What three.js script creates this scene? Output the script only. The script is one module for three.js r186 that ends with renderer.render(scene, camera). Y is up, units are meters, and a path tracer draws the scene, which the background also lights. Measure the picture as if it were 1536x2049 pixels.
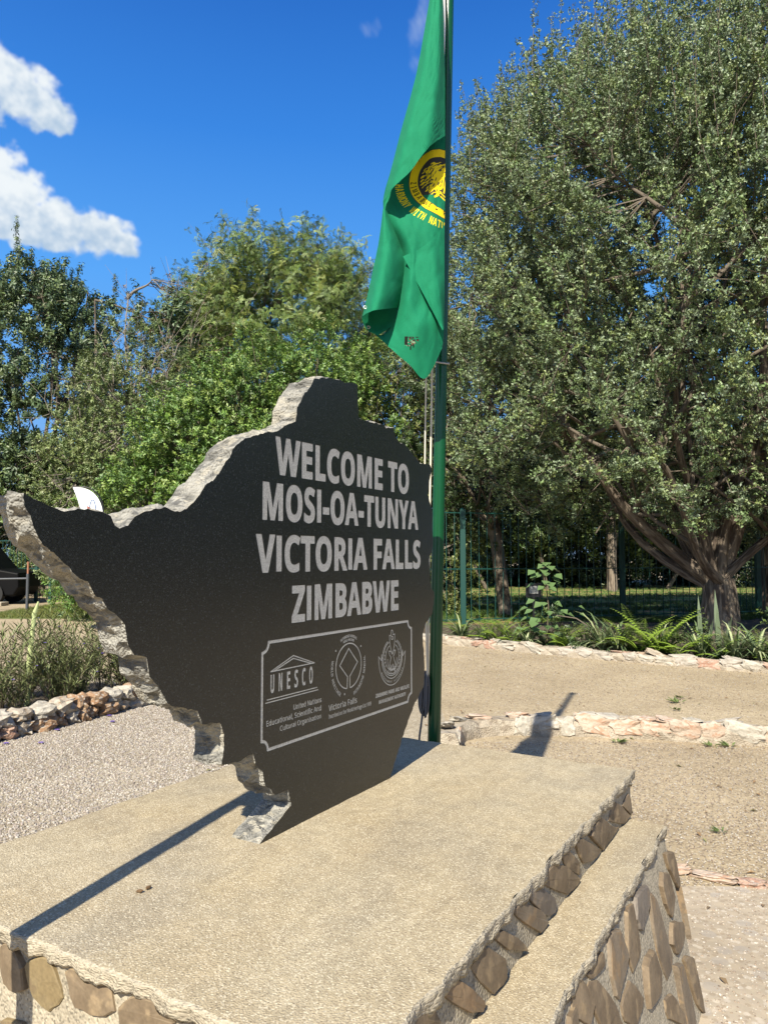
import * as THREE from 'three';
import { mergeGeometries, mergeVertices } from 'three/addons/utils/BufferGeometryUtils.js';
import { RoundedBoxGeometry } from 'three/addons/geometries/RoundedBoxGeometry.js';
import { createNoise3D } from 'simplex-noise';

// ---------- camera, sky, sun, exposure ----------
const rngOf = (a) => () => { a = (a + 0x6d2b79f5) | 0; let t = Math.imul(a ^ (a >>> 15), 1 | a); t = (t + Math.imul(t ^ (t >>> 7), 61 | t)) ^ t; return ((t ^ (t >>> 14)) >>> 0) / 4294967296; };
const noise3 = createNoise3D(rngOf(7));
const clamp = (x, a = 0, b = 1) => Math.min(b, Math.max(a, x));
const sstep = (a, b, x) => { const t = clamp((x - a) / (b - a)); return t * t * (3 - 2 * t); };
const lerp = (a, b, t) => a + (b - a) * t;
const fbm = (x, y, z, o = 4) => { let s = 0, a = 0.5, f = 1; for (let i = 0; i < o; i++) { s += a * noise3(x * f, y * f, z * f); f *= 2.03; a *= 0.5; } return s; };
const V = (X, h, Z) => new THREE.Vector3(X, h, -Z);       // X right, h up, Z metres ahead of the photographer
const RAD = Math.PI / 180;

const scene = new THREE.Scene();
const camera = new THREE.PerspectiveCamera(68.66, 767 / 1024, 0.05, 900);
camera.position.set(0, 1.6, 0);
camera.rotation.x = 3.45 * RAD;
const renderer = new THREE.WebGLRenderer({ antialias: true });
renderer.setSize(767, 1024);
renderer.toneMapping = THREE.LinearToneMapping;
const EXPOSURE = 1.8;
renderer.toneMappingExposure = EXPOSURE;
renderer.shadowMap.enabled = true;

const SUN_AZ = 18.8 * RAD, SUN_EL = 41 * RAD;             // behind the photographer, a little to the left
const sunDir = new THREE.Vector3(-Math.sin(SUN_AZ) * Math.cos(SUN_EL), Math.sin(SUN_EL), Math.cos(SUN_AZ) * Math.cos(SUN_EL));
const sun = new THREE.DirectionalLight(new THREE.Color(1.0, 0.925, 0.77), 5.0);
sun.position.copy(sunDir).multiplyScalar(80).add(new THREE.Vector3(0, 0, -14));
sun.target.position.set(0, 0, -14);
sun.castShadow = true;
sun.shadow.mapSize.set(4096, 4096);
Object.assign(sun.shadow.camera, { left: -30, right: 30, top: 30, bottom: -30, near: 1, far: 180 });
sun.name = 'sun';
scene.add(sun, sun.target);

{ // blue sky with scattered cumulus, the same kind of cloud all round
  const W = 4096, H = 2048, data = new Float32Array(W * H * 4);
  const r = rngOf(91), blobs = [];
  const put = (az, el, rad, base) => blobs.push([az, el, rad, base]);
  for (const b of [[-31, 29.4, 3.6], [-28.6, 30.2, 2.3], [-26.4, 29.9, 2.1], [-25.0, 29.2, 1.6], [-24.0, 28.7, 1.0]]) put(b[0], b[1], b[2], 26.9);
  for (const b of [[-31, 25, 3.6], [-28.3, 24.6, 2.6], [-26.4, 23.9, 2.2], [-24.6, 22.9, 1.8], [-23, 22.3, 1.6], [-21.6, 22.4, 1.7], [-20.3, 22.4, 1.45], [-19.3, 21.9, 1.0], [-30, 27, 1.6], [-31, 22.4, 2.6], [-28.4, 22.3, 2.2], [-26.2, 22.1, 2.0], [-24.2, 21.9, 1.7]]) put(b[0], b[1], b[2], 19.8);
  for (let k = 0; k < 130; k++) {
    const az = -180 + 360 * r(), el = 8 + 50 * r() * r(), s = 1 + 1.6 * r();
    if (az > -52 && az < 42) continue;
    for (let j = 0; j < 6; j++) { const q = s * (0.7 + 1.1 * r()); put(az + (r() - 0.5) * 7 * s, el + r() * s * 1.3, q, el - s * 0.8); }
  }
  const wisps = [[2.6, 35.5, 0.8, 1.7], [3.3, 37.4, 0.6, 1.2], [-1.0, 36.3, 0.7, 0.6]];
  const keys = [[-90, 0.30, 0.34, 0.36], [-2, 0.34, 0.42, 0.50], [0, 0.36, 0.56, 0.86], [8, 0.20, 0.46, 0.90], [20, 0.105, 0.395, 0.95], [30, 0.042, 0.245, 0.77], [38, 0.022, 0.16, 0.60], [60, 0.022, 0.115, 0.42], [90, 0.022, 0.10, 0.36]];
  const blobsAt = Array.from({ length: 360 }, () => []);
  for (const b of blobs) for (let a = Math.floor(b[0] - b[2] * 2 - 2); a <= b[0] + b[2] * 2 + 2; a++) blobsAt[((a + 180) % 360 + 360) % 360].push(b);
  for (let y = 0; y < H; y++) {
    const el = ((y + 0.5) / H - 0.5) * 180;
    let k = 0; while (k < keys.length - 2 && el > keys[k + 1][0]) k++;
    const t = clamp((el - keys[k][0]) / (keys[k + 1][0] - keys[k][0])), A = keys[k], B = keys[k + 1];
    const base = [1, 2, 3].map((i) => lerp(A[i], B[i], t));
    for (let x = 0; x < W; x++) {
      const phi = ((x + 0.5) / W - 0.5) * 2 * Math.PI;
      let az = phi / RAD + 90; if (az > 180) az -= 360;                 // 0 ahead, positive to the right
      let R = base[0], G = base[1], Bl = base[2];
      { // whiter air round the sun
        const ang = Math.acos(clamp(Math.sin(el * RAD) * sunDir.y + Math.cos(el * RAD) * (Math.sin(az * RAD) * sunDir.x - Math.cos(az * RAD) * sunDir.z), -1, 1)) / RAD, gl = 1.1 * Math.exp(-ang * ang / 260) + 0.40 * Math.exp(-ang / 22);
        R += gl * 1.0; G += gl * 0.98; Bl += gl * 0.9;
      }
      if (el > 3) {
        const list = blobsAt[((Math.floor(az) + 180) % 360 + 360) % 360];
        let d = -1, bs = 0;
        for (const b of list) {
          const dx = (az - b[0]) * Math.cos(el * RAD), dy = el - b[1];
          let q = 1 - (dx * dx + dy * dy * 1.25) / (b[2] * b[2]);
          if (q > d) { d = q; bs = b[3]; }
        }
        if (d > -0.9) {
          const n = fbm(az * 0.62, el * 0.78, 3.1, 6), n2 = fbm(az * 0.34 + 40, el * 0.5, 1.7, 2), n3 = fbm(az * 0.9 + 9, el * 1.1, 5.2, 3);
          let q = d + n * 0.62 - sstep(bs + 1.3, bs - 0.6, el + n * 0.9) * 1.2;
          const a = 0.97 * sstep(-0.12, 0.62, q);
          if (a > 0) {
            const lit = sstep(0, 1, clamp(0.12 + 0.15 * (el - bs) + 0.42 * n3 + 0.3 * n2));
            R = lerp(R, lerp(0.46, 0.90, lit), a); G = lerp(G, lerp(0.60, 0.95, lit), a); Bl = lerp(Bl, lerp(0.76, 0.97, lit), a);
          }
        }
        if (az > -6 && az < 8 && el > 32) for (const w of wisps) {
          const dx = (az - w[0]) * 0.8 / w[2], dy = (el - w[1]) / w[3], q = 1 - dx * dx - dy * dy + fbm(az * 0.5 + el * 0.35, el * 0.32 - az * 0.2, 9, 5) * 1.2;
          const a = 0.22 * sstep(0.1, 1.8, q);
          if (a > 0) { R = lerp(R, 0.75, a); G = lerp(G, 0.85, a); Bl = lerp(Bl, 0.95, a); }
        }
      }
      const o = (y * W + x) * 4;
      data[o] = R / EXPOSURE; data[o + 1] = G / EXPOSURE; data[o + 2] = Bl / EXPOSURE; data[o + 3] = 1;
    }
  }
  const tex = new THREE.DataTexture(data, W, H, THREE.RGBAFormat, THREE.FloatType);
  tex.mapping = THREE.EquirectangularReflectionMapping;
  tex.magFilter = THREE.LinearFilter; tex.minFilter = THREE.LinearFilter;
  tex.needsUpdate = true;
  scene.background = tex; scene.environment = tex;
}

// ---------- helpers ----------
const taken = new Map();
const numbered = (n) => { const k = taken.get(n) ?? 0; taken.set(n, k + 1); return k ? n + '_' + String(k).padStart(3, '0') : n; };
const sh = (o) => { o.traverse((c) => { if (c.isMesh) { c.castShadow = true; c.receiveShadow = true; } }); return o; };
function tag(o, label, category, group) { o.userData.label = label; o.userData.category = category; if (group) o.userData.group = group; return o; }
function thing(name, label, category, pos = [0, 0, 0], turn = 0, group) {
  const g = new THREE.Group(); g.name = numbered(name); g.position.set(pos[0], pos[1], -pos[2]); g.rotation.y = turn; scene.add(g);
  return tag(g, label, category, group);
}
function part(name, geo, mat, parent) { const m = new THREE.Mesh(geo, mat); m.name = name; m.castShadow = m.receiveShadow = true; parent.add(m); return m; }
function structure(name, geo, mat, label) { const m = part(name, geo, mat, scene); m.userData.kind = 'structure'; m.userData.label = label; return m; }
function dup(root, pos, turn, scale, label) {
  const r = root.clone(); r.name = numbered(root.name.replace(/_\d{3}$/, '')); r.userData = { ...root.userData }; scene.add(r);
  r.position.set(pos[0], pos[1], -pos[2]); r.rotation.y = turn; if (scale) r.scale.setScalar(scale); if (label) r.userData.label = label; return r;
}
const enc = (c) => Math.round(255 * clamp(c <= 0.0031308 ? 12.92 * c : 1.055 * Math.pow(clamp(c), 1 / 2.4) - 0.055));
// colour texture from linear values, and a grey one
function colourTex(w, h, fn, rep) {
  const d = new Uint8Array(w * h * 4);
  for (let y = 0; y < h; y++) for (let x = 0; x < w; x++) { const c = fn(x, y), o = (y * w + x) * 4; d[o] = enc(0.72 * c[0]); d[o + 1] = enc(0.72 * c[1]); d[o + 2] = enc(0.72 * c[2]); d[o + 3] = 255; }
  const t = new THREE.DataTexture(d, w, h); t.colorSpace = THREE.SRGBColorSpace; return finish(t, rep);
}
function greyTex(w, h, fn, rep) {
  const d = new Uint8Array(w * h * 4);
  for (let y = 0; y < h; y++) for (let x = 0; x < w; x++) { const c = Math.round(255 * clamp(fn(x, y))), o = (y * w + x) * 4; d[o] = d[o + 1] = d[o + 2] = c; d[o + 3] = 255; }
  return finish(new THREE.DataTexture(d, w, h), rep);
}
function finish(t, rep) { t.wrapS = t.wrapT = THREE.RepeatWrapping; t.magFilter = THREE.LinearFilter; t.minFilter = THREE.LinearMipmapLinearFilter; t.generateMipmaps = true; if (rep) t.repeat.set(rep[0], rep[1]); t.needsUpdate = true; return t; }
// tileable value noise: period p cells over the unit square
const hash = (x, y, s) => { let h = Math.imul(x, 374761393) ^ Math.imul(y, 668265263) ^ Math.imul(s, 1274126177); h = Math.imul(h ^ (h >>> 13), 1274126177); return ((h ^ (h >>> 16)) >>> 0) / 4294967296; };
function vn(u, v, p, s) {
  const x = u * p, y = v * p, x0 = Math.floor(x), y0 = Math.floor(y), fx = x - x0, fy = y - y0, sx = fx * fx * (3 - 2 * fx), sy = fy * fy * (3 - 2 * fy);
  const m = (a) => ((a % p) + p) % p, a = hash(m(x0), m(y0), s), b = hash(m(x0 + 1), m(y0), s), c = hash(m(x0), m(y0 + 1), s), d = hash(m(x0 + 1), m(y0 + 1), s);
  return lerp(lerp(a, b, sx), lerp(c, d, sx), sy);
}
const vf = (u, v, p, s, o = 4) => { let r = 0, a = 0.5; for (let i = 0; i < o; i++) { r += a * vn(u, v, p, s + i); p *= 2; a *= 0.5; } return r / (1 - Math.pow(0.5, o)); };
// cell noise, tileable: [distance to the nearest grain 0..1, id of that grain]
function cells(u, v, p, s) {
  const x = u * p, y = v * p, x0 = Math.floor(x), y0 = Math.floor(y); let best = 9, id = 0;
  for (let j = -1; j < 2; j++) for (let i = -1; i < 2; i++) {
    const cx = ((x0 + i) % p + p) % p, cy = ((y0 + j) % p + p) % p, dx = x0 + i + hash(cx, cy, s) - x, dy = y0 + j + hash(cx, cy, s + 1) - y, d = dx * dx + dy * dy;
    if (d < best) { best = d; id = hash(cx, cy, s + 2); }
  }
  return [Math.sqrt(best), id];
}
const mix3 = (a, b, t) => [lerp(a[0], b[0], t), lerp(a[1], b[1], t), lerp(a[2], b[2], t)];
const mul3 = (a, k) => [a[0] * k, a[1] * k, a[2] * k];
const std = (o) => new THREE.MeshStandardMaterial({ roughness: 0.9, metalness: 0, ...o });
const lin = (r, g, b) => new THREE.Color().setRGB(r, g, b);

// mesh builder: tubes and free quads into one geometry
class MB {
  constructor() { this.p = []; this.u = []; this.i = []; }
  vert(x, y, z, u = 0, v = 0) { this.p.push(x, y, z); this.u.push(u, v); return this.p.length / 3 - 1; }
  tri(a, b, c) { this.i.push(a, b, c); }
  tube(pts, rad, sides = 6, wob = 0, seed = 0, cap = true) {
    const n = pts.length, T = new THREE.Vector3(), N = new THREE.Vector3(), B = new THREE.Vector3(), P = new THREE.Vector3(); let len = 0, prev = [];
    N.set(1, 0, 0.01);
    for (let k = 0; k < n; k++) {
      T.subVectors(pts[Math.min(n - 1, k + 1)], pts[Math.max(0, k - 1)]).normalize();
      N.addScaledVector(T, -N.dot(T)); if (N.lengthSq() < 1e-6) N.set(0, 0, 1).addScaledVector(T, -T.z); N.normalize(); B.crossVectors(T, N);
      if (k) len += pts[k].distanceTo(pts[k - 1]);
      const ring = [];
      for (let s = 0; s <= sides; s++) {
        const a = (s % sides) / sides * 2 * Math.PI, r = rad[k] * (1 + (wob ? wob * fbm(Math.cos(a) * 1.6 + seed, Math.sin(a) * 1.6, len * 0.9 + seed, 3) : 0));
        P.copy(pts[k]).addScaledVector(N, Math.cos(a) * r).addScaledVector(B, Math.sin(a) * r);
        ring.push(this.vert(P.x, P.y, P.z, s / sides * Math.max(0.2, rad[0] * 6), len));
      }
      if (k) for (let s = 0; s < sides; s++) { this.tri(prev[s], prev[s + 1], ring[s]); this.tri(ring[s], prev[s + 1], ring[s + 1]); }
      prev = ring;
    }
    if (cap) { const c = this.vert(pts[n - 1].x, pts[n - 1].y, pts[n - 1].z, 0, len); for (let s = 0; s < sides; s++) this.tri(prev[s], prev[s + 1], c); }
    return this;
  }
  // folded diamond leaf
  leaf(b, d, nrm, L, w, fold = 0.25) {
    const s = new THREE.Vector3().crossVectors(d, nrm).normalize(), up = new THREE.Vector3().crossVectors(s, d).normalize();
    const q = (t, x, y) => this.vert(b.x + d.x * t + s.x * x + up.x * y, b.y + d.y * t + s.y * x + up.y * y, b.z + d.z * t + s.z * x + up.z * y, x, t);
    const a = q(0, 0, 0), l = q(L * 0.45, -w / 2, w * fold), t = q(L, 0, -L * 0.12), r = q(L * 0.45, w / 2, w * fold);
    this.tri(a, t, l); this.tri(a, r, t); return this;
  }
  // strap leaf bending over along given points
  strap(pts, w, side) {
    let pl, pr;
    pts.forEach((p, k) => { const f = k / (pts.length - 1), ww = w * Math.sin(Math.PI * Math.min(1, 0.18 + 0.82 * f)) * 0.5 + 0.0005;
      const l = this.vert(p.x - side.x * ww, p.y - side.y * ww, p.z - side.z * ww, 0, f), r = this.vert(p.x + side.x * ww, p.y + side.y * ww, p.z + side.z * ww, 1, f);
      if (k) { this.tri(pl, pr, l); this.tri(l, pr, r); } pl = l; pr = r; });
    return this;
  }
  geo() {
    const g = new THREE.BufferGeometry();
    g.setAttribute('position', new THREE.Float32BufferAttribute(this.p, 3)); g.setAttribute('uv', new THREE.Float32BufferAttribute(this.u, 2));
    g.setIndex(this.i); g.computeVertexNormals(); return g;
  }
}
// uv from the dominant axis of each face, in metres (non-indexed, flat faces)
function boxUV(g, k = 1) {
  g = g.index ? g.toNonIndexed() : g; g.computeVertexNormals();
  const p = g.attributes.position, n = g.attributes.normal, uv = new Float32Array(p.count * 2);
  for (let i = 0; i < p.count; i++) {
    const ax = Math.abs(n.getX(i)), ay = Math.abs(n.getY(i)), az = Math.abs(n.getZ(i));
    const [a, b] = ay >= ax && ay >= az ? [p.getX(i), p.getZ(i)] : ax > az ? [p.getZ(i), p.getY(i)] : [p.getX(i), p.getY(i)];
    uv[i * 2] = a * k; uv[i * 2 + 1] = b * k;
  }
  g.setAttribute('uv', new THREE.BufferAttribute(uv, 2)); return g;
}
const bx = (w, h, d, x = 0, y = 0, z = 0) => new THREE.BoxGeometry(w, h, d).translate(x, y, z);

// ---------- materials ----------
const S = 1024;
const gritMap = colourTex(S, S, (x, y) => {
  const u = x / S, v = y / S, [d, id] = cells(u, v, 130, 3), [d2, id2] = cells(u, v, 60, 9), n = vf(u, v, 6, 11), m = vf(u, v, 40, 21, 3);
  let c = mix3([0.39, 0.325, 0.215], [0.47, 0.40, 0.275], n);
  c = mul3(c, 0.82 + 0.36 * m);
  if (id > 0.62) c = mix3(c, id > 0.86 ? [0.66, 0.59, 0.46] : [0.25, 0.20, 0.135], 0.8 * sstep(0.5, 0.3, d));
  if (id2 > 0.82) c = mix3(c, id2 > 0.91 ? [0.22, 0.18, 0.13] : [0.58, 0.52, 0.40], 0.7 * sstep(0.34, 0.2, d2));
  return c;
});
const gritBump = greyTex(S, S, (x, y) => { const u = x / S, v = y / S, [d] = cells(u, v, 150, 3), [d2] = cells(u, v, 60, 9); return 0.35 * (1 - d) + 0.3 * sstep(0.4, 0.1, d2) + 0.35 * vf(u, v, 24, 31); });
const aggMap = colourTex(2048, 1536, (x, y) => {                       // exposed fine aggregate with weathering stains, 2.0 x 1.5 m
  const X = x / 1024, Y = y / 1024, [d, id] = cells(X / 2, Y / 2, 460, 5), n = fbm(X * 2.2, Y * 2.2, 4, 5), n2 = fbm(X * 1.1 + 8, Y * 1.6, 2, 4), n3 = fbm(X * 14, Y * 14, 7, 3);
  let c = mix3([0.51, 0.415, 0.265], [0.56, 0.475, 0.325], clamp(0.5 + n * 0.9));
  c = mix3(c, [0.37, 0.315, 0.23], 0.5 * sstep(0.0, 0.55, fbm(X * 1.3 + 21, Y * 1.9 + 4, 6, 5) + 0.25 * n));
  c = mix3(c, [0.58, 0.46, 0.26], 0.22 * sstep(0.1, 0.5, fbm(X * 1.7 + 3, Y * 1.7 + 5, 11, 3)));
  c = mul3(c, (0.92 + 0.16 * n3) * (1 + 0.10 * fbm(X * 1.5, Y * 16, 15, 3)));
  if (id > 0.45) c = mix3(c, id > 0.80 ? [0.86, 0.77, 0.58] : id > 0.64 ? [0.22, 0.165, 0.105] : [0.40, 0.315, 0.19], 0.6 * sstep(0.62, 0.3, d));
  return c;
}, [0.5, 1 / 1.5]); aggMap.offset.set(0.5, 0.5);
const aggBump = greyTex(1024, 1024, (x, y) => { const [d, id] = cells(x / 1024, y / 1024, 250, 5); return (1 - d) * (0.5 + 0.5 * id); }, [1.0, 1.0]);
const mortarMap = colourTex(512, 512, (x, y) => { const u = x / 512, v = y / 512, n = vf(u, v, 5, 2, 5), [d, id] = cells(u, v, 110, 6); let c = mix3([0.36, 0.31, 0.23], [0.58, 0.51, 0.385], n); if (id > 0.7) c = mul3(c, id > 0.87 ? 1.3 : 0.6); return c; });
const mortarBump = greyTex(512, 512, (x, y) => { const u = x / 512, v = y / 512; return 0.6 * vf(u, v, 16, 12, 5) + 0.4 * (1 - cells(u, v, 60, 8)[0]); });
const rockTex = (a, b, c3, s, p = 6) => colourTex(256, 256, (x, y) => { const u = x / 256, v = y / 256, n = vf(u, v, p, s, 5), m = vf(u, v, p * 2, s + 9, 4), f = vf(u, v, 90, s + 4, 2); return mul3(mix3(mix3(a, b, sstep(0.3, 0.7, n)), c3, sstep(0.56, 0.74, m)), 0.82 + 0.36 * f); });
const rockBump = greyTex(256, 256, (x, y) => { const u = x / 256, v = y / 256; return 0.7 * vf(u, v, 5, 41, 5) + 0.3 * vf(u, v * 0.5, 16, 44, 3); });
const M = {};
M.grit = std({ map: gritMap, bumpMap: gritBump, bumpScale: 0.006, roughness: 0.95, vertexColors: true });
M.agg = std({ map: aggMap, bumpMap: aggBump, bumpScale: 0.0018, roughness: 0.92 });
M.mortar = std({ map: mortarMap, bumpMap: mortarBump, bumpScale: 0.005 });
const slate = [
  rockTex([0.20, 0.145, 0.09], [0.28, 0.21, 0.135], [0.34, 0.25, 0.15], 1), rockTex([0.19, 0.145, 0.10], [0.26, 0.205, 0.145], [0.31, 0.215, 0.125], 2),
  rockTex([0.26, 0.16, 0.085], [0.33, 0.225, 0.13], [0.21, 0.16, 0.11], 3), rockTex([0.18, 0.15, 0.125], [0.24, 0.205, 0.17], [0.28, 0.22, 0.16], 4),
  rockTex([0.27, 0.20, 0.10], [0.34, 0.27, 0.15], [0.22, 0.16, 0.09], 5), rockTex([0.30, 0.14, 0.07], [0.36, 0.20, 0.11], [0.28, 0.20, 0.13], 6)].map((t) => std({ map: t, bumpMap: rockBump, bumpScale: 0.006, roughness: 0.72 }));
const paleRock = [
  rockTex([0.38, 0.32, 0.25], [0.58, 0.51, 0.41], [0.40, 0.24, 0.12], 11), rockTex([0.44, 0.40, 0.33], [0.62, 0.57, 0.48], [0.36, 0.30, 0.23], 12),
  rockTex([0.52, 0.38, 0.28], [0.62, 0.52, 0.42], [0.48, 0.29, 0.19], 13), rockTex([0.42, 0.38, 0.32], [0.53, 0.48, 0.41], [0.36, 0.30, 0.24], 14),
  rockTex([0.40, 0.23, 0.16], [0.50, 0.34, 0.26], [0.52, 0.45, 0.38], 15), rockTex([0.34, 0.19, 0.10], [0.46, 0.32, 0.20], [0.60, 0.53, 0.44], 16)].map((t) => std({ map: t, bumpMap: rockBump, bumpScale: 0.02, roughness: 0.9 }));
const barkMap = colourTex(256, 512, (x, y) => { const u = x / 256, v = y / 512, n = vf(u, v * 0.25, 24, 3, 4), m = vf(u, v, 5, 8, 4); return mix3(mix3([0.12, 0.09, 0.068], [0.32, 0.26, 0.20], sstep(0.35, 0.7, n)), [0.40, 0.345, 0.28], 0.6 * sstep(0.55, 0.75, m)); }, [1, 0.5]);
const barkBump = greyTex(256, 512, (x, y) => vf(x / 256, y / 512 * 0.25, 24, 3, 4), [1, 0.5]);
M.bark = std({ map: barkMap, bumpMap: barkBump, bumpScale: 0.03 });
M.twig = std({ color: lin(0.12, 0.098, 0.075) });
M.paleTwig = std({ color: lin(0.19, 0.165, 0.14) });
M.leaf = new THREE.MeshPhysicalMaterial({ color: 0xffffff, roughness: 0.48, transmission: 0.2, thickness: 0, side: THREE.DoubleSide });
M.green = std({ color: lin(0.003, 0.058, 0.018), roughness: 0.25 });
M.fence = std({ color: lin(0.006, 0.05, 0.042), roughness: 0.5 });
M.black = std({ color: lin(0.012, 0.012, 0.014), roughness: 0.35 });
const leafMat = (r, g, b, t = 0.12, ro = 0.5) => new THREE.MeshPhysicalMaterial({ color: lin(r, g, b), roughness: ro, transmission: t, thickness: 0, side: THREE.DoubleSide });
// ---------- ground ----------
function sheet(x0, x1, z0, z1, y, nx, nz, fn) {          // flat sheet over X x0..x1, Z z0..z1, uv in 2 m tiles, coarse colour patches
  const g = new THREE.BufferGeometry(), p = [], uv = [], c = [], id = [];
  for (let j = 0; j <= nz; j++) for (let i = 0; i <= nx; i++) {
    const X = typeof x0 === 'function' ? x0(i / nx) : lerp(x0, x1, i / nx), Z = typeof z0 === 'function' ? z0(j / nz) : lerp(z0, z1, j / nz);
    p.push(X, y, -Z); uv.push(X * 0.5, Z * 0.5); c.push(...fn(X, Z));
    if (i && j) { const a = j * (nx + 1) + i, b = a - nx - 1; id.push(b - 1, b, a, b - 1, a, a - 1); }
  }
  g.setAttribute('position', new THREE.Float32BufferAttribute(p, 3)); g.setAttribute('uv', new THREE.Float32BufferAttribute(uv, 2));
  g.setAttribute('color', new THREE.Float32BufferAttribute(c, 3)); g.setIndex(id); g.computeVertexNormals(); return g;
}
const patchy = (k, X, Z, f = 0.7) => { const n = fbm(X * f, Z * f, 1.5, 4); return [k[0] * (1 + 0.22 * n), k[1] * (1 + 0.24 * n), k[2] * (1 + 0.28 * n)]; };
{
  const far = (t) => { const s = 2 * t - 1; return 320 * s * Math.abs(s) * Math.abs(s); };
  structure('ground', sheet(far, 0, (t) => far(t) + 6, 0, 0, 180, 180, (X, Z) => patchy([1.08, 1.02, 0.96], X, Z)), M.grit, 'beige gritty compacted ground of the plaza');
  structure('gravel_bed', sheet(-4.6, 0.6, 2.2, 10.2, 0.004, 60, 80, (X, Z) => patchy([0.98, 0.98, 1.02], X, Z)), M.grit, 'bed of pale gravel beside the stone plinth');
}
// worn concrete path with embedded stones at the lower right
const pathMap = colourTex(1024, 1024, (x, y) => { const u = x / 1024, v = y / 1024, n = vf(u, v, 5, 61, 5), [d, id] = cells(u, v, 70, 63), [d2, id2] = cells(u, v, 24, 67); let c = mix3([0.42, 0.35, 0.26], [0.56, 0.49, 0.39], n); if (id > 0.5) c = mix3(c, id > 0.8 ? [0.68, 0.62, 0.53] : [0.36, 0.29, 0.21], 0.6 * sstep(0.5, 0.3, d)); if (id2 > 0.75) c = mix3(c, [0.46, 0.41, 0.35], sstep(0.45, 0.3, d2)); return c; });
const pathBump = greyTex(1024, 1024, (x, y) => { const u = x / 1024, v = y / 1024; return 0.5 * vf(u, v, 12, 61, 5) + 0.5 * (1 - cells(u, v, 30, 67)[0]); });
const pathSheet = structure('path', sheet(1.05, 7, 0.3, 3.74, 0.006, 30, 20, (X, Z) => patchy([1, 0.97, 0.92], X, Z, 1.4)), std({ map: pathMap, bumpMap: pathBump, bumpScale: 0.007, vertexColors: true }), 'worn pale concrete path beside the plinth');

// ---------- plinth ----------
const PL = [-0.1662, 2.4191], TURN = 59.5 * RAD;          // local x along the plinth, local z out of the lettered face
const plinth = thing('stone_plinth', 'stepped concrete plinth faced with brown slate stones under the black monument', 'plinth', [PL[0], 0, PL[1]], TURN);
const outward = (pts) => pts.map((p, i) => { const a = pts[(i + pts.length - 1) % pts.length], b = pts[(i + 1) % pts.length], d = Math.hypot(b[0] - a[0], b[1] - a[1]) || 1; return [(b[1] - a[1]) / d, -(b[0] - a[0]) / d]; });
function coping(name, x0, x1, z0, z1, y, th, seed, parent) {
  const pts = [], r = rngOf(seed), line = (ax, ay, bx2, by) => { const n = Math.round((Math.abs(bx2 - ax) + Math.abs(by - ay)) / 0.011); for (let k = 0; k < n; k++) pts.push([lerp(ax, bx2, k / n), lerp(ay, by, k / n)]); };
  line(x0, -z1, x1, -z1); line(x1, -z1, x1, -z0); line(x1, -z0, x0, -z0); line(x0, -z0, x0, -z1);   // counter-clockwise in (x, -z)
  const nr = outward(pts), off = (p, n, d) => [p[0] + n[0] * d, p[1] + n[1] * d];
  const rough = pts.map((p) => 0.014 * fbm(p[0] * 7, p[1] * 7, seed, 4) + 0.0015 * (r() - 0.5));
  const nx = Math.round((x1 - x0) / 0.011), nz = Math.round((z1 - z0) / 0.011), top = pts.map((p, i) => off(p, nr[i], rough[i] - 0.009)), fan = new MB(), gid = [];
  for (let j = 0; j <= nz; j++) for (let i = 0; i <= nx; i++) {          // grid whose rim is the broken outline
    const q = j === 0 ? top[i === nx ? nx : i] : i === nx ? top[nx + j] : j === nz ? top[2 * nx + nz - i] : i === 0 ? top[(2 * nx + 2 * nz - j) % pts.length] : [lerp(x0, x1, i / nx), lerp(-z1, -z0, j / nz)];
    const inner = i > 0 && j > 0 && i < nx && j < nz; gid.push(fan.vert(q[0], y + (inner ? 0.0022 * fbm(q[0] * 6, q[1] * 6, seed, 3) : 0), -q[1], q[0], q[1]));
    if (i && j) { const a = gid.length - 1, b = a - nx - 1; fan.tri(gid[b - 1], gid[b], gid[a]); fan.tri(gid[b - 1], gid[a], gid[a - 1]); }
  }
  const g = fan.geo();
  const mb = new MB(), N = pts.length, crumble = (p, t) => 0.006 * fbm(p[0] * 22, p[1] * 22, seed + t * 30, 4) + 0.0015 * noise3(p[0] * 75, p[1] * 75, seed + t * 60);
  const rows = [[top, () => y], ...[0.003, 0.009, 0.016, 0.023, 0.030].map((t) => [pts.map((p, i) => off(p, nr[i], rough[i] - 0.003 - t * 0.12 + crumble(p, t))), (i) => y - t * th / 0.03 * (1 + 0.5 * fbm(pts[i][0] * 14, pts[i][1] * 14, seed + 2, 3))]), [pts.map((p, i) => off(p, nr[i], -0.045)), () => y - th * 1.3]];
  const ids = rows.map(([q, yy], j) => q.map((p, i) => mb.vert(p[0], yy(i), -p[1], (p[0] + p[1]) * 2, j * 0.03)));
  for (let j = 1; j < ids.length; j++) for (let i = 0; i < N; i++) { const k = (i + 1) % N; mb.tri(ids[j - 1][i], ids[j][i], ids[j - 1][k]); mb.tri(ids[j - 1][k], ids[j][i], ids[j][k]); }
  const o = part(name, g, M.agg, parent); part('broken_edge', mb.geo(), M.lip, o); return o;
}
M.lip = std({ map: mortarMap, bumpMap: mortarBump, bumpScale: 0.006 });
coping('top_slab', -0.992, 0.93, -0.619, 0.731, 0.81, 0.036, 3, plinth);
coping('step_slab', -1.0, 0.86, 0.70, 0.858, 0.65, 0.034, 8, plinth);
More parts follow.
